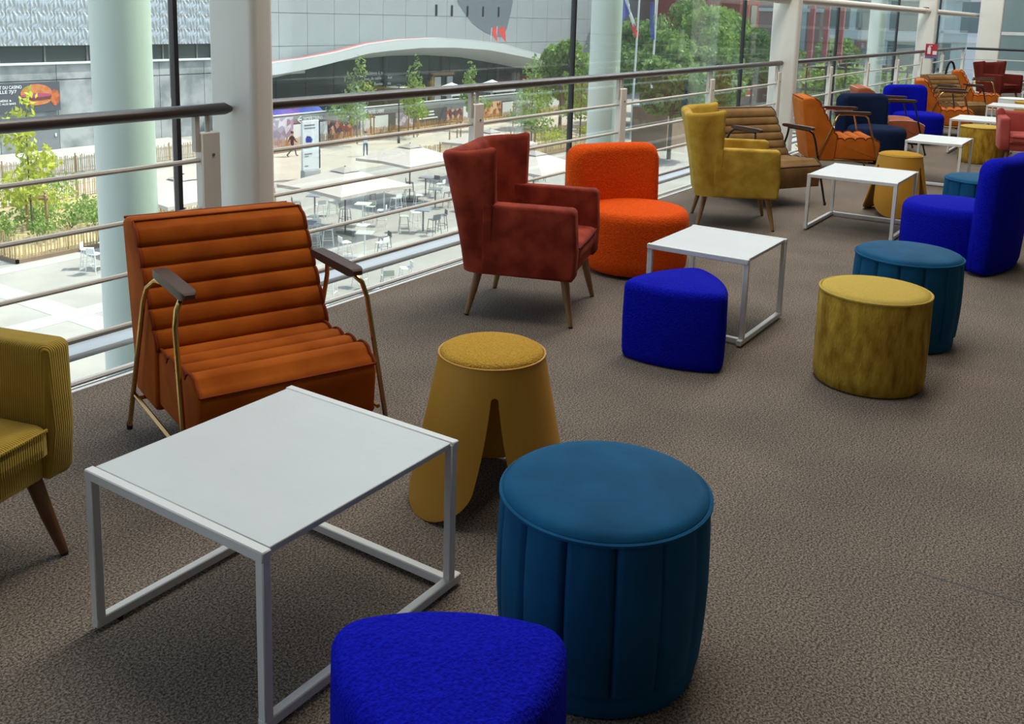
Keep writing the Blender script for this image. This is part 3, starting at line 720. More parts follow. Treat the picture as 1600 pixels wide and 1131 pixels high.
M['print_food'] = photo_print('print_food', [(.30,.10,.04), (.62,.30,.12), (.20,.06,.03), (.55,.22,.10), (.70,.45,.25)], 2.8)
M['blue_tarp'] = mat('blue_tarp', (.015, .03, .32), .6, var=(.01, .015, .16), vscale=1.2)
M['umb'] = mat('parasol_cloth', (.52, .46, .41), .9, spec=.1); 
M['umb_vent'] = mat('parasol_vent', (.36, .32, .29), .9)
M['dark_pole'] = mat('dark_pole', (.03, .03, .032), .5)
M['bar_white'] = mat('bar_white', (.74, .75, .73), .5); M['bar_grey'] = mat('bar_grey', (.14, .15, .155), .5); M['bar_green'] = mat('bar_green', (.44, .47, .41), .5)
M['bar_top'] = mat('bar_top', (.20, .22, .26), .45)
M['maroon'] = mat('maroon', (.26, .040, .035), .8, var=(.30, .055, .048), vscale=.3); M['red_steel'] = mat('red_steel', (.28, .05, .05), .6)
M['pale_wall'] = mat('pale_wall', (.52, .58, .58), .7); M['window_glass'] = mat('window_glass', (.10, .15, .16), .1, spec=.7)
M['brown_wall'] = mat('brown_wall', (.20, .13, .085), .9, var=(.25, .165, .11), vscale=.8)
M['skin'] = mat('skin', (.50, .30, .22), .6); M['hair'] = mat('hair', (.03, .02, .015), .7); M['cloth_black'] = mat('cloth_black', (.012, .012, .014), .8)
M['cloth_white'] = mat('cloth_white', (.66, .70, .76), .8); M['jeans'] = mat('jeans', (.045, .09, .17), .8); M['shoe'] = mat('shoe', (.05, .05, .05), .6)

gr = struct('ground', MB().box((-60, 4.8, GZ-.5), (230, 130, GZ)), M['paving'], label='pale grey paved plaza below the windows')
link('walkway', MB().box((-20, 41.5, GZ), (150, 50.2, GZ+.012)), M['walk'], gr)
link('road', MB().box((-20, 54.0, GZ), (46, 57.6, GZ+.010)), M['asphalt'], gr)
link('kerb', MB().box((-20, 57.6, GZ), (46, 61.9, GZ+.10)), M['band'], gr)
link('paving_band', MB().box((16.75, 8, GZ), (17.65, 34.6, GZ+.008)), M['band'], gr)
link('paving_band', MB().box((2, 27.9, GZ), (33, 28.8, GZ+.012)), M['band'], gr)
link('paving_band', MB().box((2, 34.7, GZ), (34, 35.5, GZ+.008)), M['band'], gr)
link('paving_band', MB().box((28, 34.9, GZ), (90, 35.5, GZ+.009)), M['band'], gr)

# outer round columns
for k, ox in enumerate((4.24, 11.55, 18.9, 26.4)):
    c = link('round_column', MB().lathe([(.208, GZ), (.208, 7.0)], 40), M['round_col'], loc=(ox, 6.2, 0)); c['kind'] = 'structure'
    tag(c, ('thick pale green round column outside the glass, nearest', 'pale green round column outside the glass above the orange boucle chair', 'pale round column outside hidden by the column behind the tan armchair', 'pale round column outside the glass behind the royal blue slipper chair')[k], 'column')

# --- foliage
def leaves(n, blobs, size, seed, flat=.0):
    r = random.Random(seed); v, f = [], []; tot = sum(b[3]*b[4]*b[5] for b in blobs)
    for cx, cy, cz, rx, ry, rz in blobs:
        k = max(6, int(n*rx*ry*rz/tot))
        for _ in range(k):
            while True:
                p = Vector((r.uniform(-1, 1), r.uniform(-1, 1), r.uniform(-1, 1)))
                if .25 < p.length < 1: break
            p = Vector((cx+p.x*rx, cy+p.y*ry, cz+p.z*rz))
            a = Vector((r.gauss(0, 1), r.gauss(0, 1), r.gauss(0, .6))).normalized(); b = a.orthogonal().normalized(); b.rotate(Matrix.Rotation(r.uniform(0, 6.28), 3, a)); c = a.cross(b)
            s = size*r.uniform(.6, 1.3); o = len(v); v += [p-b*s, p+c*s*.45, p+b*s, p-c*s*.45]; f.append((o, o+1, o+2, o+3))
    me = bpy.data.meshes.new('foliage'); me.from_pydata([tuple(q) for q in v], [], f); return me
def limbs(h, blobs, r0, seed):
    mb = MB(); r = random.Random(seed); mb.tube([(0, 0, 0), (r.uniform(-.05, .05), r.uniform(-.05, .05), h*.5), (0, 0, h)], [r0, r0*.75, r0*.3], 6)
    for b in blobs:
        z = min(max(b[2]-b[5]*.8, h*.25), h*.9); mb.tube([(0, 0, z), (b[0]*.6, b[1]*.6, (z+b[2])/2), (b[0], b[1], b[2])], [r0*.4, r0*.25, r0*.12], 5)
    return mb
def tree(label, loc, h, spread, n, lmat, seed, group, size=.16, trunk=.06, shape='young', name='young_tree'):
    r = random.Random(seed); t = thing(name, label, 'tree', loc, 0, group); bl = []
    if shape == 'young':
        for k in range(9):
            u = k/8; z = h*(.34+.62*u); w_ = spread*(1-.75*u)*r.uniform(.7, 1.1); a = r.uniform(0, 6.28); q = w_*.45
            bl.append((q*math.cos(a), q*math.sin(a), z, w_*.62, w_*.62, h*.10))
    else:
        for k in range(16):
            a = r.uniform(0, 6.28); u = r.random(); z = h*(.36+.52*u); rr = spread*math.sin(PI*(.25+.65*u))*r.uniform(.35, .95)
            s_ = spread*r.uniform(.30, .46); bl.append((rr*math.cos(a), rr*math.sin(a), z, s_, s_, s_*.8))
    link('foliage', leaves(n, bl, size, seed), lmat, t); link('trunk', limbs(h*.92, bl, trunk, seed), M['bark'], t); return t
STK = MB().tube([(0, 0, 0), (0, 0, 1.95)], .055, 7).mesh('stake'); XB = MB().box((-.55, -.03, -.05), (.55, .03, .05)).mesh('cross_rail')
def stakes(label, loc, group='tripod tree stakes'):
    t = thing('tree_stakes', label, 'stakes', loc, rnd.random(), group)
    P = [(.5*math.cos(a), .5*math.sin(a)) for a in (0, 2.094, 4.189)]
    for q in P: link('stake', STK, M['stake'], t, (q[0], q[1], 0))
    for i in range(3):
        a, b = Vector(P[i]), Vector(P[(i+1) % 3]); mid = (a+b)/2; link('cross_rail', XB, M['stake'], t, (mid.x, mid.y, 1.8), math.atan2((b-a).y, (b-a).x))
YT = 'young trees on the plaza'
def on(px, py): p = gp(px, py); return (p.x, p.y, GZ)
tree('young tree with yellow-green leaves in the planter at the left edge', (22.0, 38.9, GZ), 6.3, 1.9, 700, M['leaf_yellow'], 3, YT, .17, .05)
stakes('wooden tripod stakes around the yellow-green tree at the left edge', (22.3, 38.8, GZ))
tree('thin grey-green young tree before the concrete wall', (34.6, 52.0, GZ), 5.6, 2.0, 420, M['leaf_grey'], 5, YT, .13, .05)
stakes('wooden tripod stakes by the road in front of the concrete wall', (34.0, 51.6, GZ))
tl = (('young tree left of the restaurant lettering', 53.7, 49.7, 6.6, 2.5), ('slim young tree right of the restaurant lettering', 59.8, 49.2, 6.4, 2.0), ('young tree behind the balustrade post left of the brick red armchair', 66.8, 48.6, 5.8, 1.9),
      ('young tree seen above the arm of the brick red armchair, far row', 77.5, 48.6, 6.2, 2.2))
for k, (lb, x, y, h, s) in enumerate(tl): tree(lb, (x, y, GZ), h, s, 900, M['leaf_green'], 11+k, YT, .16)
for k, (lb, px, py) in enumerate((('stakes in front of the first white board of the hoarding', 486, 227), ('stakes in front of the second white board of the hoarding', 577, 218), ('stakes right of the dark lamp post by the hoarding', 648, 213), ('stakes just left of the balustrade post before the hoarding', 712, 226), ('stakes below the bright board right of the brick red armchair', 810, 198))):
    stakes('wooden tree '+lb, on(px, py))
tree('leafy young tree between the brick red armchair and the dark mullion', (58.6, 37.2, GZ), 6.8, 2.4, 1000, M['leaf_green'], 21, YT, .16)
stakes('wooden tripod stakes under the leafy tree beside the dark mullion', (58.6, 37.2, GZ))
tree('young tree directly right of the dark mullion', (66.0, 37.4, GZ), 7.4, 2.4, 1000, M['leaf_green'], 22, YT, .17)
BT = 'tall trees beyond the flag poles'
for k, (lb, x, y, h, s, mt) in enumerate((('broad tall tree between the two flag poles', 82, 40, 10.5, 3.6, 'leaf_dark'), ('tall tree with dark trunk right of the flag poles', 63.6, 28.6, 8.6, 2.7, 'leaf_dark'), ('tallest tree in the middle of the green group', 96, 41, 12.6, 4.2, 'leaf_dark'),
        ('tall tree before the maroon building corner', 108, 42, 12.0, 4.0, 'leaf_green'), ('tree below the maroon building', 102, 36.5, 9.6, 3.6, 'leaf_green'), ('tree behind the nearer flag pole', 74, 44, 8.4, 2.8, 'leaf_green'), ('bright tree at the right of the maroon building, beside the column', 112, 37, 9.8, 3.4, 'leaf_green'),
        ('low dense tree between the flag poles and the golden armchair', 84, 33.5, 7.8, 3.4, 'leaf_dark'), ('tree seen right of the column behind the tan armchair', 95, 26.0, 9.0, 3.6, 'leaf_green'), ('rounded tree just right of the right flag pole', 78, 36.6, 11.2, 3.5, 'leaf_dark'), ('full tree in the middle of the green group, before the tallest one', 89, 36.8, 11.6, 3.9, 'leaf_green'))):
    tree(lb, (x, y, GZ), h, s, 5600, M[mt], 40+k, BT, .27, .16, 'broad', 'broad_tree')

# --- planters, shrubs and paling fences
def planter(label, x0, x1, y0, y1):
    t = thing('planter_bed', label, 'planter', ((x0+x1)/2, (y0+y1)/2, GZ)); hx, hy = (x1-x0)/2, (y1-y0)/2
    n = 14; v, f = [], []
    for j in range(n+1):
        for i in range(n+1):
            u, w_ = i/n*2-1, j/n*2-1; z = .12+.45*max(0, (1-u**4)*(1-w_**4)) * (.8+.2*mnoise.noise(Vector((u*3, w_*3, x0)))); v.append((u*hx, w_*hy, z))
    for j in range(n):
        for i in range(n): f.append((j*(n+1)+i, j*(n+1)+i+1, (j+1)*(n+1)+i+1, (j+1)*(n+1)+i))
    link('soil', MB().add(v, f), M['straw'], t)
    e = MB()
    for a, b in (((-hx, -hy), (hx, -hy)), ((hx, -hy), (hx, hy)), ((hx, hy), (-hx, hy)), ((-hx, hy), (-hx, -hy))):
        link('edging', MB().box((min(a[0], b[0])-.05, min(a[1], b[1])-.05, 0), (max(a[0], b[0])+.05, max(a[1], b[1])+.05, .16)), M['brown_wall'], t)
planter('straw-covered planting bed at the left, behind the handrail bars', 19.5, 33, 35.7, 45.6)
planter('planting bed with young trees behind the parasols', 50, 70, 36.0, 40.6)
planter('long narrow planting strip in front of the hoarding', 45, 95, 50.3, 51.2)
def fence(label, a, b, pm, h=1.05, step=.13, group='chestnut paling fences'):
    a, b = Vector(a), Vector(b); L = (b-a).length; t = thing('paling_fence', label, 'fence', (a.x, a.y, GZ), math.atan2((b-a).y, (b-a).x), group); mb = MB(); n = int(L/step)
    for k in range(n):
        x = k*step+rnd.uniform(-.02, .02); hh = h*rnd.uniform(.9, 1.06); dx = rnd.uniform(-.04, .04); w_ = rnd.uniform(.018, .03)
        mb.add([(x-w_, -.01, 0), (x+w_, -.01, 0), (x+w_+dx, -.01, hh), (x-w_+dx, -.01, hh), (x-w_, .012, 0), (x+w_, .012, 0), (x+w_+dx, .012, hh), (x-w_+dx, .012, hh)], [(0,1,2,3), (7,6,5,4), (1,5,6,2), (0,3,7,4), (3,2,6,7)])
    o = link('palings', mb.mesh('palings', smooth=False), pm, t); o['kind'] = 'stuff'
    for z in (.25, .75): link('wire', MB().tube([(0, .02, z*h), (L, .02, z*h)], .008, 4), M['dark_pole'], t)
    for k in range(int(L/2.2)+1): link('post', MB().tube([(min(k*2.2, L), .05, 0), (min(k*2.2, L), .05, h*1.12)], .045, 6), M['stake'], t)
fence('paling fence along the front of the left planting bed', (19.5, 35.75), (33, 35.75), M['paling'])
fence('paling fence on the left end of the left planting bed', (19.5, 45.5), (19.5, 35.8), M['paling'])
fence('paling fence along the back of the left planting bed', (19.5, 45.6), (33, 45.6), M['paling'])
fence('paling fence beside the road before the concrete wall', (24, 52.9), (46, 52.9), M['paling'])
fence('orange-toned paling fence in front of the hoarding', (45, 50.25), (95, 50.25), M['paling_orange'], 1.0)
fence('paling fence along the front of the bed behind the parasols', (50, 36.05), (70, 36.05), M['paling'])
fence('paling fence along the back of the bed behind the parasols', (50, 40.55), (70, 40.55), M['paling'])
def shrub(label, loc, s, lm, seed, group='shrubs in the planting beds'):
    r = random.Random(seed); t = thing('shrub', label, 'shrub', loc, 0, group); bl = [(r.uniform(-.5, .5)*s, r.uniform(-.5, .5)*s, r.uniform(.3, .6)*s, .5*s, .5*s, .4*s) for _ in range(6)]
    link('foliage', leaves(int(300*s), bl, .10, seed), lm, t)
    st = MB()
    for b in bl: st.tube([(0, 0, 0), (b[0]*.5, b[1]*.5, b[2]*.6), (b[0], b[1], b[2])], [.02, .012, .006], 4)
    link('stem', st, M['bark'], t)
sl = 'low green shrub, %s from the left in the left planting bed'
ORD = ('first', 'second', 'third', 'fourth', 'fifth', 'sixth', 'seventh', 'eighth', 'ninth', 'tenth')
for k, (x, y, s) in enumerate(sorted(((20.4, 38.2, 1.2), (21.6, 37.2, 1.0), (23.2, 38.0, 1.3), (24.6, 38.9, 1.2), (26.0, 38.2, 1.1), (27.2, 39.2, 1.3), (22.6, 39.6, 1.0), (24.2, 36.9, .9), (28.6, 38.0, 1.1), (20.2, 40.5, 1.1)), key=lambda q: (q[0]*CR[0]+q[1]*CR[1])/(q[0]*CF[0]+q[1]*CF[1]))): shrub(sl % ORD[k], (x, y, GZ+.45), s, M['leaf_green'], 70+k, 'low green shrubs in the left planting bed')
shrub('bushy bare-stemmed shrub beside the yellow-green tree', (25.3, 43.2, GZ+.4), 1.9, M['leaf_green'], 90)
shrub('yellow-green bush next to the yellow-green tree, higher than the rest', (23.9, 40.8, GZ+.4), 1.8, M['leaf_yellow'], 91)
for k, (x, y) in enumerate(sorted(((53, 37.3), (56, 38), (60.5, 37), (63, 37.8), (66.5, 37.2), (68.5, 38), (55, 39.3)), key=lambda q: (q[0]*CR[0]+q[1]*CR[1])/(q[0]*CF[0]+q[1]*CF[1]))): shrub('green shrub, %s from the left in the bed behind the parasols' % ORD[k], (x, y, GZ+.4), 1.4, M['leaf_yellow' if k % 2 else 'leaf_green'], 95+k, 'green shrubs in the bed behind the parasols')

# --- lettering
def text_mesh(s, h, width=None, depth=.01):
    cu = bpy.data.curves.new('letters', 'FONT'); cu.body = s; cu.size = h; cu.extrude = depth; cu.resolution_u = 2
    o = bpy.data.objects.new('letters', cu); COL.objects.link(o); dg = bpy.context.evaluated_depsgraph_get(); dg.update()
    me = bpy.data.meshes.new_from_object(o.evaluated_get(dg)); bpy.data.objects.remove(o); bpy.data.curves.remove(cu)
    xs = [v.co.x for v in me.vertices]; k = (width/(max(xs)-min(xs))) if width else 1; x0 = min(xs)
    for v in me.vertices: v.co = Vector(((v.co.x-x0)*k, -v.co.z, v.co.y))
    me.materials.clear(); return me
def letters(s, h, parent, loc, m_=None, width=None, name='lettering'):
    return link(name, text_mesh(s, h, width), m_ or M['letter'], parent, loc)

# --- the casino building across the plaza
BY = 62.0
cb = thing('exhibition_building', 'long grey panelled building with wave-shaped canopy across the plaza', 'building', (47, BY, GZ)); OX = Vector((47, BY, GZ))
def bpart(n, a, b, m_, par=cb): 
    a, b = Vector(a)-OX, Vector(b)-OX; return link(n, MB().box(a, b), m_, par)
bpart('concrete_base', (10, BY+.1, GZ), (52.5, BY+6, -2.5), M['dark_gap'])
zs_ = (GZ, -6.4, -4.0, -3.55, -2.55)
for i in range(9):
    x0 = 17.0+4.07*i
    for a, b in ((GZ, -6.05), (-6.05, -3.62), (-3.60, -2.55)): bpart('concrete_panel', (x0, BY-.05, a+.02), (x0+4.03, BY+.1, b-.02), M['concrete_old'])
bpart('ledge', (10, BY-.25, -2.55), (52.5, BY+.2, -2.42), M['canopy_white'])
bpart('window_band', (10, BY+.3, -2.42), (52.5, BY+.6, -1.3), M['band_dark'])
for i in range(12): bpart('band_mullion', (15+3.1*i, BY+.22, -2.42), (15.12+3.1*i, BY+.3, -1.3), M['dark_gap'])
# relief-wave metal panels
v, f = [], []; nx, nz = 40, 34; PW, PH = 1.64, 1.05
for j in range(nz+1):
    for i in range(nx+1):
        u, z = i/nx, j/nz; ph = u*6*2*PI + 1.6*math.sin(2*PI*z+1.5*math.sin(2*PI*u)) + .8*math.sin(4*PI*z)
        am = .09*(.35+.65*abs(math.sin(PI*(z+.18*math.sin(4*PI*u))))); v.append((u*PW, -am*(.5+.5*math.sin(ph)), z*PH))
for j in range(nz):
    for i in range(nx): f.append((j*(nx+1)+i, j*(nx+1)+i+1, (j+1)*(nx+1)+i+1, (j+1)*(nx+1)+i))
WP = MB().add(v, f).mesh('wave_panel', ang=80)
for i in range(16):
    for j in range(4):
        link('wave_panel', WP, M['panel_wave'], cb, Vector((24.2+1.655*i, BY, -1.3+1.06*j))-OX)
bpart('wave_backing', (10, BY+.02, -1.3), (50.6, BY+6, 14), M['dark_gap'])
# smooth grey panels
GP = MB().box((.02, -.12, .02), (3.28, 0, 2.78)).mesh('facade_panel', smooth=False)
for i in range(24):
    for j in range(5): link('facade_panel', GP, M['panel_grey'], cb, Vector((50.7+3.3*i, BY, -4.4+2.8*j))-OX)
bpart('facade_core', (50.6, BY+.01, -4.4), (130, BY+9, 14), M['print_grey'])
for k in range(5): 
    p = onY(682+24.3*k, 16, BY-.15); bpart('slot_window', (p.x-.16, BY-.16, 1.25), (p.x+.16, BY-.1, 2.35), M['mullion'])
# dark glazed entrance front under the canopy
bpart('entrance_core', (52.6, BY-.9, GZ), (128, BY, -3.9), M['dark_gap'])
for i in range(19):
    for a, b in ((GZ, -6.3), (-6.28, -4.6), (-4.58, -3.9 if not 57 < 52.7+3.4*i < 90 else -2.4)): bpart('front_pane', (52.7+3.4*i, BY-1.0, a), (52.7+3.4*i+3.32, BY-.9, b), M['front_glass'])
for px in (600, 690, 775): p = onY(px, 110, BY-1); bpart('front_post', (p.x-.25, BY-1.25, GZ), (p.x+.25, BY-.95, -2.0), M['band_dark'])
dp = onY(675, 150, BY-1.2); 
bpart('door_frame', (dp.x-.15, BY-1.3, GZ), (dp.x+.15, BY-1.05, -4.6), M['stake']); bpart('door_frame', (dp.x-.15, BY-1.3, -4.75), (dp.x+3.6, BY-1.05, -4.45), M['stake'])
bpart('white_door', (dp.x+.5, BY-1.15, GZ), (dp.x+1.7, BY-1.02, -4.9), M['print_white']); bpart('white_door', (dp.x+2.6, BY-1.15, GZ), (dp.x+3.5, BY-1.02, -4.9), M['pale_wall'])
for s, px0, px1, py in (('Machines à sous', 568, 605, 117), ('Jeux de table - Poker', 568, 613, 125.5), ('Restaurants', 585, 610.5, 133.5)):
    p, q = onY(px0, py, BY-1.1), onY(px1, py, BY-1.1); letters(s, .42, cb, Vector((p.x, BY-1.1, p.z))-OX, width=q.x-p.x)
lp = onY(622, 137, BY-3); link('lamp_disc', MB().lathe([(.0, 0), (1.1, .04), (1.1, .1), (0, .2)], 24), M['print_white'], cb, Vector((lp.x, BY-3, lp.z))-OX)
# canopy wave
top_px = [(420, 102), (433, 98.5), (477, 93), (526, 83.5), (576, 70.5), (622, 63.7), (685, 60.5), (738, 63.7), (786, 69.5), (820, 79.5), (850, 87), (872, 91), (885, 90)]
bot_px = [(420, 118), (433, 116.7), (477, 108.8), (526, 96.8), (576, 83.5), (606, 79.6), (659, 74.8), (712, 74.3), (765, 78.2), (820, 89), (850, 95.5), (872, 97.5), (885, 96)]
YC = 57.0
T_ = [onY(x, y, YC) for x, y in top_px]; B_ = [onY(x, y, YC) for x, y in bot_px]
def resample(P):
    xs = np.linspace(T_[0].x, T_[-1].x, 60); return [(x, float(np.interp(x, [p.x for p in P], [p.z for p in P]))) for x in xs]
tp, bt = resample(T_), resample(B_)
L = [[(x-OX.x, YC-OX.y, zb-OX.z), (x-OX.x, BY-1.2-OX.y, zb-.9-OX.z), (x-OX.x, BY-1.2-OX.y, zt-.75-OX.z), (x-OX.x, YC-OX.y, zt-OX.z)] for (x, zt), (_, zb) in zip(tp, bt)]
link('canopy', MB().loft(L), M['canopy_white'], cb)
for a_, b_, m_, n_ in ((.0, .35, 'canopy_white', 'canopy_lip'), (.35, .9, 'canopy_red', 'canopy_roof_edge')):
    L = [[(x-OX.x, YC+a_-OX.y, zt+.01-OX.z), (x-OX.x, YC+b_-OX.y, zt+.01-OX.z), (x-OX.x, YC+b_-OX.y, zt+.10-OX.z), (x-OX.x, YC+a_-OX.y, zt+.10-OX.z)] for (x, zt) in tp]
    link(n_, MB().loft(L), M[m_], cb)
# large printed figure on the panels
gpx = [(711, -12), (716, 5), (727, 22), (740, 38), (757, 50), (775, 58), (786, 58), (792, 45), (797, 25), (801, 5), (803, -12)]
G = [onY(x, y, BY-.14) for x, y in gpx]
link('wall_graphic', MB().add([tuple(Vector((p.x, BY-.14, p.z))-OX) for p in G] + [tuple(Vector((p.x, BY-.125, p.z))-OX) for p in G], [tuple(range(len(G))), tuple(range(2*len(G)-1, len(G)-1, -1))]), mat('graphic_print', (.13, .155, .18), .6), cb)
# billboard on the concrete wall
bb = thing('billboard', 'dark billboard with burger picture on the concrete wall at the left edge', 'billboard', (37.4, BY-.2, -4.7)); BO = Vector((37.4, BY-.2, -4.7))
link('panel', MB().box((-9, -.04, -.95), (0, .04, 1.0)), M['print_dark'], bb)
def disc(n, px, py, w_, h_, m_, dy, z0=-1, z1=1):
    c = onY(px, py, BY-.25)-BO; pts = [(c.x+w_*math.cos(2*PI*k/24), c.z+h_*max(z0, min(z1, math.sin(2*PI*k/24)))) for k in range(24)]
    link(n, MB().loft([[(x, -.04, z) for x, z in pts], [(x, -.04-dy, z) for x, z in pts]]), m_, bb)
M['bun'] = mat('bun', (.55, .20, .06), .6, var=(.40, .11, .03), vscale=4); M['meat'] = mat('meat', (.12, .03, .02), .7); M['salad'] = mat('salad', (.35, .05, .12), .7); M['ember'] = mat('ember', (.60, .16, .03), .7, var=(.20, .03, .02), vscale=3)
disc('bun', 57, 146, 1.1, .62, M['bun'], .02, z0=-.15); disc('patty', 57, 152, 1.05, .22, M['meat'], .03); disc('salad', 56, 149, 1.08, .14, M['salad'], .035); disc('bun', 57, 157, 1.0, .32, M['bun'], .02, z1=.1)
disc('ember_glow', 86, 152, .34, .55, M['ember'], .015)
for s, x0, x1, py, hh in (("T DU CASINO", -1, 34, 138, .30), ("ILLE 7J/7", -2, 26, 145, .30), ("NIÈRE &", -2, 18, 158, .19), ("C AUX BARS", -1, 25, 163, .19)):
    p, q = onY(x0, py+2, BY-.25), onY(x1, py+2, BY-.25); letters(s, hh, bb, (p.x-BO.x, -.05, p.z-BO.z), width=q.x-p.x)
dk = thing('service_door', 'dark service door in the concrete wall below the billboard', 'door', (36.0, BY-.16, GZ)); 
link('leaf', MB().box((-1.3, -.05, 0), (1.2, .05, 2.3)), M['print_grey'], dk); link('frame', MB().box((-1.42, -.07, 0), (-1.3, .07, 2.4)), M['dark_gap'], dk); link('handle', MB().box((.9, -.1, 1.0), (1.0, -.05, 1.2)), M['alu'], dk)

# --- hoarding with prints
HY = 51.4; ho = thing('site_hoarding', 'dark printed hoarding with white boards below the grey building', 'hoarding', (46, HY, GZ)); HO = Vector((46, HY, GZ))
def hx(px, py=200): return onY(px, py, HY).x
def hp_(n, x0, x1, z0, z1, m_, d=.02): return link(n, MB().box((x0-46, -d, z0), (x1-46, .06, z1)), m_, ho)
for i in range(17): hp_('board', 46+3.0*i+.01, 46+3.0*i+2.99, 0, 2.45, M['print_grey' if i % 5 == 2 else 'print_dark'])
hp_('top_rail', 46, 97, 2.45, 2.53, M['print_white'], .06)
hp_('top_strip', 46, 97, 1.85, 2.40, M['print_grey'], .025)
hp_('photo', 46, hx(458), 0, 2.3, M['print_tower'], .03)
for a, b in ((458, 511), (563, 606), (723, 741), (784, 801), (856, 872)): hp_('white_board', hx(a), hx(b), .05, 1.72, M['print_white'], .04)
hp_('photo', hx(512), hx(560), .25, 1.75, M['print_crowd'], .03); hp_('photo', hx(618), hx(645), .5, 1.8, M['print_tower'], .03); hp_('photo', hx(696), hx(722), .2, 1.6, M['print_crowd'], .03)
hp_('photo', hx(744), hx(782), .3, 1.9, M['print_food'], .03); hp_('photo', hx(802), hx(852), .4, 1.8, M['print_tower'], .03); hp_('blue_square', hx(640), hx(646), 1.2, 1.75, M['blue_tarp'], .045)
for s, a, b, z in (('← ENTRÉE CASINO', 464, 503, 1.92), ('← ENTRÉE CASINO', 567, 599, 1.95)):
    x0, x1 = hx(a), hx(b); letters('ENTRÉE CASINO', .38, ho, (x0+(x1-x0)*.24-46, -.06, z), width=(x1-x0)*.76)
    ar = MB(); ar.box((x0-46, -.07, z+.10), (x0-46+(x1-x0)*.17, -.05, z+.17))
    for sg_ in (-1, 1): ar.add([(x0-46-.05, -.07, z+.135), (x0-46+.05, -.07, z+.135), (x0-46+.42, -.07, z+.135+sg_*.25), (x0-46+.32, -.07, z+.135+sg_*.25)], [(0, 1, 2, 3)])
    link('arrow', ar, M['letter'], ho)
for k, (a, b) in enumerate(((660, 677), (658, 678), (651, 683))):
    x0, x1 = hx(a), hx(b); hp_('text_line', x0, x1, 1.55-.27*k, 1.66-.27*k, M['letter'], .045)

# things behind the hoarding
tp_ = thing('blue_tarpaulin', 'blue tarpaulin bundle above the hoarding at the left', 'tarpaulin', (49.5, 54, GZ)); v, f = [], []
for i in range(13):
    for j in range(7):
        v.append((-3.2+.6*i+ .0, -1+.33*j, 2.25+.42*math.sin(PI*j/6)*(.7+.3*math.sin(i*1.3)) + .12*math.sin(i*2.1+j)))
for i in range(12):
    for j in range(6): f.append((i*7+j, i*7+j+1, (i+1)*7+j+1, (i+1)*7+j))
link('cover', MB().add(v, f), M['blue_tarp'], tp_); link('load', MB().rbox((-3.0, -.9, 0), (3.8, .9, 2.25), .1, 2), M['print_grey'], tp_)
for k, (px, lb) in enumerate(((705, 'white pointed tent roof behind the hoarding, left of the balustrade post'), (768, 'white tent roof behind the hoarding above the brick red armchair'))):
    p = onY(px, 165, 54.5); tt = thing('white_tent', lb, 'tent', (p.x, 54.5, GZ))
    link('roof', MB().add([(-2, -1.5, 2.7), (2, -1.5, 2.7), (2, 1.5, 2.7), (-2, 1.5, 2.7), (0, 0, 3.6), (-2, -1.5, 2.5), (2, -1.5, 2.5), (2, 1.5, 2.5), (-2, 1.5, 2.5)], [(0,1,4), (1,2,4), (2,3,4), (3,0,4), (0,5,6,1), (1,6,7,2), (2,7,8,3), (3,8,5,0)]).mesh('roof', smooth=False), M['print_white'], tt)
    for sx in (-1.9, 1.9):
        for sy in (-1.4, 1.4): link('pole', MB().tube([(sx, sy, 0), (sx, sy, 2.6)], .04, 6), M['alu'], tt)
lpst = thing('lamp_post', 'thin dark lamp post standing before the hoarding', 'lamp post', on(623, 224)); 
link('pole', MB().tube([(0, 0, 0), (0, 0, 4.4)], [.07, .05], 8), M['dark_pole'], lpst); link('head', MB().lathe([(.0, 4.35), (.22, 4.4), (.2, 4.5), (0, 4.55)], 12), M['dark_pole'], lpst); link('collar', MB().lathe([(.11, .0), (.11, .5), (.07, .6)], 10), M['dark_pole'], lpst)

# --- totem sign
tq = thing('totem_sign', 'white totem sign on concrete foot with blue map mark', 'sign', (40.3, 41.0, GZ), math.radians(-6))
link('foot', MB().rbox((-.62, -.22, 0), (.62, .22, .62), .08, 2), M['concrete_old'], tq); link('panel', MB().rbox((-.64, -.08, .62), (.58, .08, 3.55), .02, 1), M['print_white'], tq)
link('dark_edge', MB().box((.58, -.09, .66), (.66, .09, 3.5)), M['dark_pole'], tq)
link('base_slab', MB().box((-1.3, -.7, 0), (1.0, .6, .03)), M['band'], tq)
link('map_mark', MB().add([(-.40, -.09, 2.28), (.02, -.09, 2.25), (.10, -.09, 2.42), (-.08, -.09, 2.62), (-.32, -.09, 2.66), (-.42, -.09, 2.5)], [(5,4,3,2,1,0)]), M['blue_tarp'], tq)
for z, w_, h_ in ((3.25, .75, .07), (3.08, .8, .06), (1.95, .5, .10), (1.55, .55, .07), (1.42, .3, .05), (.85, .25, .06)):
    link('text_line', MB().box((-.5, -.095, z), (-.5+w_, -.08, z+h_)), M['print_grey'], tq)

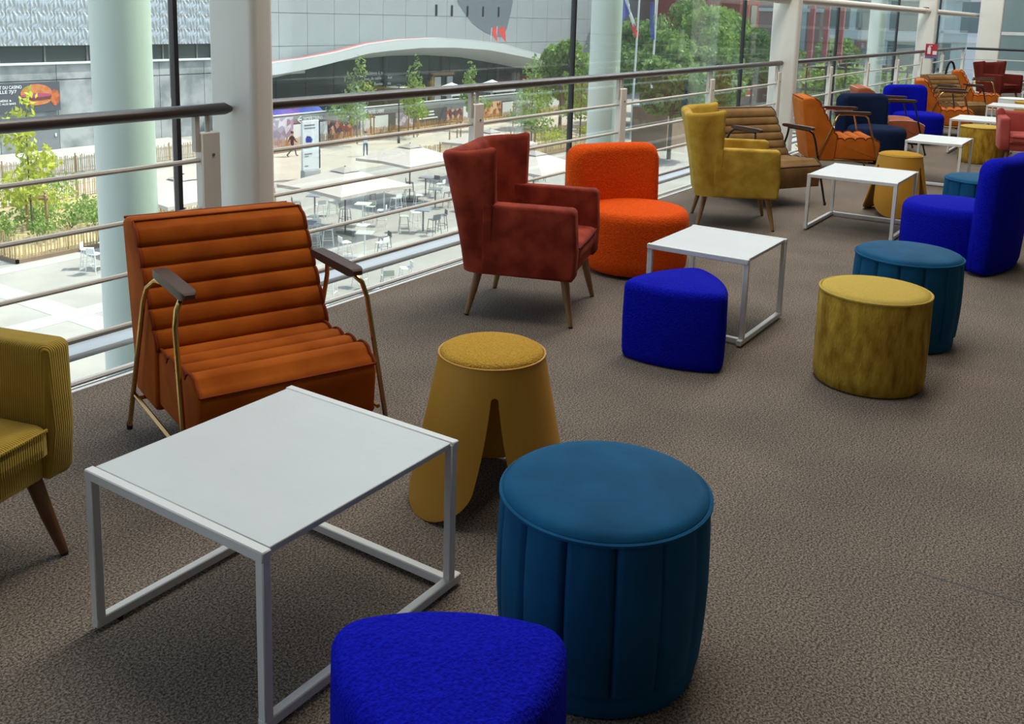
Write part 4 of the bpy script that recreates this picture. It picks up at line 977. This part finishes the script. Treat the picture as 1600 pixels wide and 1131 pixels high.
# --- parasols
def parasol(label, loc, half=2.0, rot=0, apex=3.05, edge=2.35, m_=None):
    t = thing('parasol', label, 'parasol', loc, math.radians(rot), 'large square parasols on the plaza'); v = [(0, 0, apex)]; n = 8
    def ring(r, z, drop):
        o = []
        for k in range(n):
            a = 2*PI*k/n+PI/8*0; q = r*(1.0 if k % 2 else 1/math.cos(PI/4)*.985); o.append((q*math.cos(a), q*math.sin(a), z-(drop if k % 2 == 0 else 0)))
        return o
    L = [ring(.35, apex-.10, 0), ring(half*.55, (apex*.42+edge*.58)+.02, .02), ring(half, edge+.02, .08), ring(half, edge-.12, .08), ring(half*.98, edge-.02, .08), ring(.3, apex-.14, 0)]
    link('canopy', MB().loft(L, cap=False).mesh('canopy', ang=12), m_ or M['umb'], t)
    link('vent', MB().loft([ring(.50, apex-.10, .02), ring(.06, apex+.07, 0), ring(.05, apex+.05, 0), ring(.48, apex-.13, .02)], cap=False).mesh('vent', ang=12), M['umb_vent'], t)
    link('pole', MB().tube([(0, 0, .05), (0, 0, apex+.1)], .035, 8), M['dark_pole'], t)
    link('base', MB().rbox((-.45, -.45, 0), (.45, .45, .08), .02, 1), M['dark_pole'], t)
    for k in range(4):
        a = PI/2*k; link('rib', MB().tube([(0, 0, apex-.2), (half*1.36*math.cos(a), half*1.36*math.sin(a), edge-.11)], .015, 5), M['dark_pole'], t)
parasol('square cream parasol nearest to the brick red armchair, its post clear of the handrail bars', (39.2, 32.5, GZ), 2.05, 40)
parasol('large cream parasol above the bar tables left of the brick red armchair', (31.2, 29.6, GZ), 2.15, 40)
parasol('cream parasol visible between the brick red and orange chairs, upper one', (47.6, 33.2, GZ), 2.1, 40)
parasol('cream parasol visible between the brick red and orange chairs, lower one', (41.6, 26.2, GZ), 2.1, 40)
parasol('cream parasol seen between the thick round column and the broad white column', (25.2, 33.0, GZ), 2.0, 40)

# --- bar tables and stools
def make_bar_table(label, loc, rot, mtop, mleg):
    t = thing('bar_table', label, 'table', loc, rot, 'high bar tables on the plaza')
    link('top', BTOP, mtop, t); link('column', BCOL, mleg, t); link('base', BBASE, mleg, t)
BTOP = MB().rbox((-.35, -.35, 1.02), (.35, .35, 1.06), .01, 1).mesh('top'); BCOL = MB().tube([(0, 0, .02), (0, 0, 1.02)], .04, 8).mesh('column'); BBASE = MB().rbox((-.3, -.3, 0), (.3, .3, .025), .008, 1).mesh('base')
S_SEAT = MB().rbox((-.21, -.20, .735), (.21, .20, .765), .012, 1).mesh('seat')
S_BACK = MB().loft([[(x, .20+.05*(1-(x/.22)**2)*0+.03*(z-.76), z) for x, z in ((-.21, .78), (.21, .78), (.19, 1.0), (-.19, 1.0))], [(x, .225+.03*(z-.76), z) for x, z in ((-.21, .78), (.21, .78), (.19, 1.0), (-.19, 1.0))]]).mesh('backrest')
S_LEG = {}
for sx in (-1, 1):
    for sy in (-1, 1): S_LEG[(sx, sy)] = MB().tube([(sx*.18, sy*.17, .74), (sx*.25, sy*.24, 0)], .017, 6).mesh('leg')
S_FOOT = MB().tube([(-.225, -.215, .30), (.225, -.215, .30), (.225, .215, .30), (-.225, .215, .30)], .012, 5, closed=True).mesh('foot_ring')
def bar_stool(label, loc, rot, m_):
    t = thing('bar_stool', label, 'stool', loc, rot, 'bar stools on the plaza')
    link('seat', S_SEAT, m_, t); link('backrest', S_BACK, m_, t); link('foot_ring', S_FOOT, m_, t)
    for k in S_LEG: link('leg', S_LEG[k], m_, t)
W_, G_, P_ = M['bar_white'], M['bar_grey'], M['bar_green']
sets = [  # where, table px, stools (angle, colour)
 ('just right of the broad column', (492, 338), 'dark-topped', M['bar_top'], G_, ((200, G_, 'grey'), (20, P_, 'pale green'), (300, W_, 'white'))),
 ('next to the rust backrest', (480, 385), 'dark-topped', M['bar_top'], G_, ((10, W_, 'white'), (-60, P_, 'pale green'), (80, W_, 'white'))),
 ('by the large parasol post', (567, 352), 'white-topped', W_, W_, ((170, G_, 'grey'), (0, W_, 'white'), (75, P_, 'pale green'))),
 ('above the rust armrest', (570, 402), 'grey-topped', P_, W_, ((215, W_, 'white'), (30, G_, 'grey'), (-30, W_, 'white'))),
 ('beside the farther parasol post', (665, 306), 'dark-topped', M['bar_top'], G_, ((190, G_, 'grey'), (-20, W_, 'white'), (60, G_, 'grey'))),
 ('upper one by the brick red wing', (680, 326), 'grey-topped', G_, G_, ((200, W_, 'white'), (40, G_, 'grey'))),
 ('lower one by the brick red wing', (661, 362), 'dark-topped', M['bar_top'], G_, ((190, P_, 'pale green'), (120, W_, 'white'), (-50, G_, 'grey'), (20, G_, 'grey'))),
 ('in the parasol shade', (600, 328), 'grey-topped', P_, W_, ((20, W_, 'white'), (-40, W_, 'white'), (150, G_, 'grey'))),
 ('by the left planting bed', (176, 418), 'white-topped', W_, W_, ((190, W_, 'white'), (250, W_, 'white'), (330, W_, 'white'))),
 ('between the brick red and orange chairs', (823, 283), 'grey-topped', P_, P_, ((200, G_, 'grey'), (10, G_, 'grey'))),
 ('low in the bottom pane', (597, 452), 'white-topped', W_, W_, ((160, W_, 'white'), (20, W_, 'white'), (-70, P_, 'pale green'))),
 ('below the rust armrest', (500, 480), 'white-topped', W_, W_, ((170, P_, 'pale green'), (80, W_, 'white'))),
]
for wh, (px, py), tn, mt, ml, sts in sets:
    p = gp(px, py); make_bar_table('%s high bar table, %s' % (tn, wh), (p.x, p.y, GZ), .5, mt, ml)
    for k, (an, ms, cn) in enumerate(sts):
        a = math.radians(an)+.0; dx = Vector((CR[0], CR[1])).normalized(); dy = Vector((CF[0], CF[1])).normalized()
        q = Vector((p.x, p.y)) + (dx*math.cos(a)+dy*math.sin(a))*.88
        dirv = (Vector((p.x, p.y))-q); rot = math.atan2(dirv.y, dirv.x)+PI/2
        side = ('right' if math.cos(a) > .5 else 'left' if math.cos(a) < -.5 else 'far' if math.sin(a) > 0 else 'near')
        side = side + (' rear' if abs(math.cos(a)) > .5 and math.sin(a) > .25 else ' front' if abs(math.cos(a)) > .5 and math.sin(a) < -.25 else '')
        bar_stool('%s bar stool %s of table %s' % (cn, side, wh), (q.x, q.y, GZ), rot, ms)

# --- flags
def flag_pole(label, loc, h, cols, hang):
    t = thing('flag_pole', label, 'flag pole', loc, 0); link('pole', MB().tube([(0, 0, 0), (0, 0, h)], [.09, .06], 8), M['print_white'], t)
    link('finial', MB().lathe([(0, h), (.1, h+.05), (.0, h+.15)], 8), M['alu'], t)
    n = len(cols)
    for k, c in enumerate(cols):
        v, f = [], []; S = 6
        for i in range(S+1):
            u = (k+i/S)/n
            for j in range(9):
                w_ = j/8; x = -hang[0]*u*(.35+.65*(1-w_)) ; z = h-.3 - w_*hang[1] - u*hang[2]; y = .10*math.sin(9*u+3*w_); v.append((x*CR[0]+y*CF[0], x*CR[1]+y*CF[1], z))
        for i in range(S):
            for j in range(8): f.append((i*9+j, i*9+j+1, (i+1)*9+j+1, (i+1)*9+j))
        link('flag_stripe', MB().add(v, f), c, t)
M['f_blue'] = mat('f_blue', (.05, .07, .28), .8); M['f_white'] = mat('f_white', (.75, .75, .75), .8); M['f_red'] = mat('f_red', (.62, .06, .05), .8)
def flag_on(label, loc, h, polys):
    t = thing('flag_pole', label, 'flag pole', loc, 0); link('pole', MB().tube([(0, 0, 0), (.25, -.1, h)], [.10, .08], 8), M['print_white'], t)
    link('finial', MB().lathe([(0, h), (.1, h+.05), (.0, h+.15)], 8), M['alu'], t); o = Vector(loc)
    for pts, m_ in polys:
        v, f = [], []; n = 7
        a, b, c, d = [onY(x, y, loc[1]-.12)-o for x, y in pts]     # a-b upper edge, d-c lower edge
        for i in range(n+1):
            for j in range(n+1):
                u, w_ = i/n, j/n; q = (a*(1-u)+b*u)*(1-w_)+(d*(1-u)+c*u)*w_; q.y += .10*math.sin(7*u+4*w_); v.append(tuple(q))
        for i in range(n):
            for j in range(n): f.append((i*(n+1)+j, i*(n+1)+j+1, (i+1)*(n+1)+j+1, (i+1)*(n+1)+j))
        link('flag_stripe', MB().add(v, f), m_, t)
flag_on('flag pole with drooping blue white and red flag, left one', on(985, 218), 13.0, ((((971, -8), (977, -8), (982, 22), (971, 36)), M['f_blue']), (((976, -8), (980, -8), (992, 40), (988, 42)), M['f_white']), (((987, 38), (991.5, 37), (999, 56), (992, 59)), M['f_red'])))
flag_on('flag pole with drooping dark blue flag, right one', on(1012, 222), 13.0, ((((1018, 3), (1022, 3), (1021, 62), (1016, 60)), M['f_blue']),))
fc = thing('canopy_flags', 'pair of small red and white flags on the wave canopy roof', 'flags', (0, 0, 0)); p = onY(775, 68, 58); fc.location = p
for dx, s in ((-1.0, .5), (.0, 1.0)):
    f_ = link('staff', MB().tube([(dx, 0, 0), (dx+.15, 0, 1.5+.3*s)], .04, 6), M['f_white'], fc)
    link('cloth', MB().add([(dx+.1, -.05, 1.5), (dx+.3+1.2*s, -.05, 1.8), (dx+.5+1.3*s, -.05, .1), (dx+.9*s, -.05, .7)], [(0,1,2,3)]), M['f_red'], f_)

# --- background right: brown low wall, maroon building, pale building, red pergola
bw = thing('brown_wall_block', 'brown low building in the shade of the tall trees', 'building', (67.5, 30.6, GZ))
link('wall', MB().box((0, 0, 0), (6, 3, 3.2)), M['brown_wall'], bw); link('coping', MB().box((-.1, -.1, 3.2), (6.1, 3.1, 3.35)), M['concrete_old'], bw)
mb_ = thing('maroon_building', 'maroon rendered building above the tall trees', 'building', (122, 46, GZ))
link('wall', MB().box((0, 0, 0), (34, 12, 26)), M['maroon'], mb_); link('cornice', MB().box((-.2, -.2, 26), (34.2, 12.2, 26.6)), M['red_steel'], mb_)
for i in range(5): link('window', MB().box((4+6*i, -.08, 9), (6.2+6*i, .05, 12)), M['window_glass'], mb_)
pb = thing('pale_building', 'pale glass and panel building seen right of the tan armchair column', 'building', (106, 10, GZ))
link('wall', MB().box((0, 0, 0), (14, 20, 28)), M['pale_wall'], pb)
for j in range(4):
    for i in range(6): 
        f_ = link('window', MB().box((-.08, .8+3.4*i, 1.2+4.1*j), (.02, 3.5+3.4*i, 4.2+4.1*j)), M['window_glass'] if (i*3+j) % 4 else M['pale_wall'], pb); link('frame', MB().box((-.12, .7+3.4*i, 4.2+4.1*j), (-.02, 3.6+3.4*i, 4.35+4.1*j)), M['print_white'], f_)
for j in range(5): link('floor_band', MB().box((-.3, 0, .2+4.1*j), (0, 20, .8+4.1*j)), M['canopy_white'], pb)
rb = thing('rose_building', 'dull red rendered building behind the red pergola posts', 'building', (118, 33, GZ))
link('wall', MB().box((0, 0, 0), (14, 9, 20)), mat('rose_wall', (.36, .22, .20), .8), rb); link('panel', MB().box((-.1, 3.0, 5), (0, 5.0, 20)), M['pale_wall'], rb); link('string_course', MB().box((-.25, 0, 11.2), (0, 9, 11.6)), M['print_white'], rb)
pg = thing('red_pergola', 'red steel pergola with tall posts beside the white column', 'pergola', (60, 18.0, GZ))
for k in range(3): link('post', MB().box((0, -.9*k-.14, 0), (.25, -.9*k+.14, 12.5)), M['red_steel'], pg)
for z in (5.8, 7.4): link('beam', MB().box((-.05, -8, z), (.15, .6, z+.22)), M['mullion'], pg)
hg = thing('hedge_trellis', 'green climbing hedge on a dark trellis right of the red posts', 'hedge', (57, 14.3, GZ)); 
link('foliage', leaves(3600, [(0, y, z, .9, 1.0, 1.1) for y in (-2.5, -1.2, 0, 1.2, 2.3) for z in (2, 3.6, 5.2, 6.6)], .22, 333), M['leaf_green'], hg)
for k in range(6): link('upright', MB().box((-1.05, -3+1.1*k, 0), (-.97, -2.92+1.1*k, 7.8)), M['mullion'], hg)
for k in range(5): link('rail', MB().box((-1.06, -3.2, 2.2+1.3*k), (-.98, 3.2, 2.32+1.3*k)), M['mullion'], hg)
lw = thing('low_brown_shed', 'brown low wall under the green hedge', 'wall', (58.5, 14.3, GZ)); link('wall', MB().box((0, -5, 0), (1, 5, 1.9)), M['brown_wall'], lw); link('coping', MB().box((-.1, -5, 1.9), (1.1, 5, 2.05)), M['concrete_old'], lw)

# --- people
def person(label, loc, rot, joints, edges, mats_z, hair_z):
    me = bpy.data.meshes.new('body'); names = list(joints); me.from_pydata([joints[k][0] for k in names], [(names.index(a), names.index(b)) for a, b in edges], [])
    o = bpy.data.objects.new('body', me); COL.objects.link(o)
    sk = o.modifiers.new('skin', 'SKIN'); sv = me.skin_vertices[0].data
    for i, k in enumerate(names): r = joints[k][1]; sv[i].radius = (r, r) if not isinstance(r, tuple) else r
    sv[names.index('pelvis')].use_root = True
    ss = o.modifiers.new('sub', 'SUBSURF'); ss.levels = 2; ss.render_levels = 2
    dg = bpy.context.evaluated_depsgraph_get(); dg.update(); m2 = bpy.data.meshes.new_from_object(o.evaluated_get(dg)); bpy.data.objects.remove(o)
    m2.materials.clear()
    for q in (M['skin'], mats_z[0], mats_z[1], M['shoe']): m2.materials.append(q)
    for p_ in m2.polygons:
        c = p_.center; p_.use_smooth = True
        if c.z > 1.47 or (abs(c.x) > .20 and c.z < 1.02 and c.z > .70) : p_.material_index = 0
        elif c.z > .93: p_.material_index = 1
        elif c.z > .09: p_.material_index = 2
        else: p_.material_index = 3
    t = thing('person', label, 'person', loc, rot); link('body', m2, None, t)
    hr = MB(); hd = Vector(joints['head'][0]); prof = [(.001, .115), (.06, .105), (.09, .07), (.102, .02), (.098, -.03), (.085, -.05)]
    link('hair', hr.lathe([(r, z) for r, z in prof[::-1]], 16), M['hair'], t, (hd.x, hd.y+.012, hd.z+.045))
    for sx in (-.035, .035): link('eye', MB().lathe([(.0, -.008), (.009, 0), (0, .008)], 6), M['hair'], t, (hd.x+sx, hd.y-.098, hd.z+.01))
    link('nose', MB().add([(-.012, 0, -.02), (.012, 0, -.02), (0, -.028, -.018), (0, 0, .02)], [(0,1,2), (0,2,3), (2,1,3), (1,0,3)]), M['skin'], t, (hd.x, hd.y-.095, hd.z-.015))
    return t
E_ = [('pelvis', 'waist'), ('waist', 'chest'), ('chest', 'neck'), ('neck', 'chin'), ('chin', 'head'), ('head', 'crown')]
for s in 'LR': E_ += [('chest', 'sh'+s), ('sh'+s, 'el'+s), ('el'+s, 'wr'+s), ('wr'+s, 'pa'+s), ('pa'+s, 'f1'+s), ('pa'+s, 'f2'+s), ('pa'+s, 'th'+s), ('pelvis', 'hi'+s), ('hi'+s, 'kn'+s), ('kn'+s, 'an'+s), ('an'+s, 'to'+s)]
def J(legs, arms):
    d = dict(pelvis=((0, 0, .95), (.14, .11)), waist=((0, 0, 1.10), (.135, .10)), chest=((0, 0, 1.33), (.155, .11)), neck=((0, 0, 1.47), .055), chin=((0, -.012, 1.535), .062), head=((0, -.015, 1.62), .088), crown=((0, -.01, 1.70), .07))
    for s, sx in (('L', -1), ('R', 1)):
        kn, an = legs[s]; el, wr, pa = arms[s]
        d['hi'+s] = ((sx*.095, 0, .88), .088); d['kn'+s] = (kn, .062); d['an'+s] = (an, .042); d['to'+s] = ((an[0], an[1]-.16, .035), .036)
        d['sh'+s] = ((sx*.19, 0, 1.38), .062); d['el'+s] = (el, .045); d['wr'+s] = (wr, .030); d['pa'+s] = (pa, .034)
        v = (Vector(pa)-Vector(wr)).normalized(); q = Vector(pa)
        d['f1'+s] = (tuple(q+v*.08+Vector((.012, 0, 0))), .011); d['f2'+s] = (tuple(q+v*.08-Vector((.014, 0, 0))), .011); d['th'+s] = (tuple(q+v*.03+Vector((-sx*.045, -.01, 0))), .011)
    return d
ja = J({'L': ((-.11, -.02, .50), (-.12, .02, .08)), 'R': ((.11, -.01, .50), (.13, .03, .08))}, {'L': ((-.27, -.10, 1.16), (-.13, -.28, 1.36), (-.08, -.30, 1.43)), 'R': ((.27, -.10, 1.16), (.13, -.28, 1.36), (.08, -.30, 1.43))})
person('person in white shirt and blue jeans standing with hands raised near the face', on(571, 244), math.radians(-35), ja, E_, (M['cloth_white'], M['jeans']), 1.6)
jb = J({'L': ((-.10, .12, .50), (-.11, .48, .14)), 'R': ((.10, -.26, .52), (.10, -.34, .08))}, {'L': ((-.25, -.10, 1.12), (-.24, -.30, .98), (-.24, -.36, .95)), 'R': ((.25, .12, 1.12), (.24, .14, .88), (.24, .14, .82))})
person('person in black clothes striding behind the totem sign', on(457, 245), math.radians(75), jb, E_, (M['cloth_black'], M['cloth_black']), 1.6)
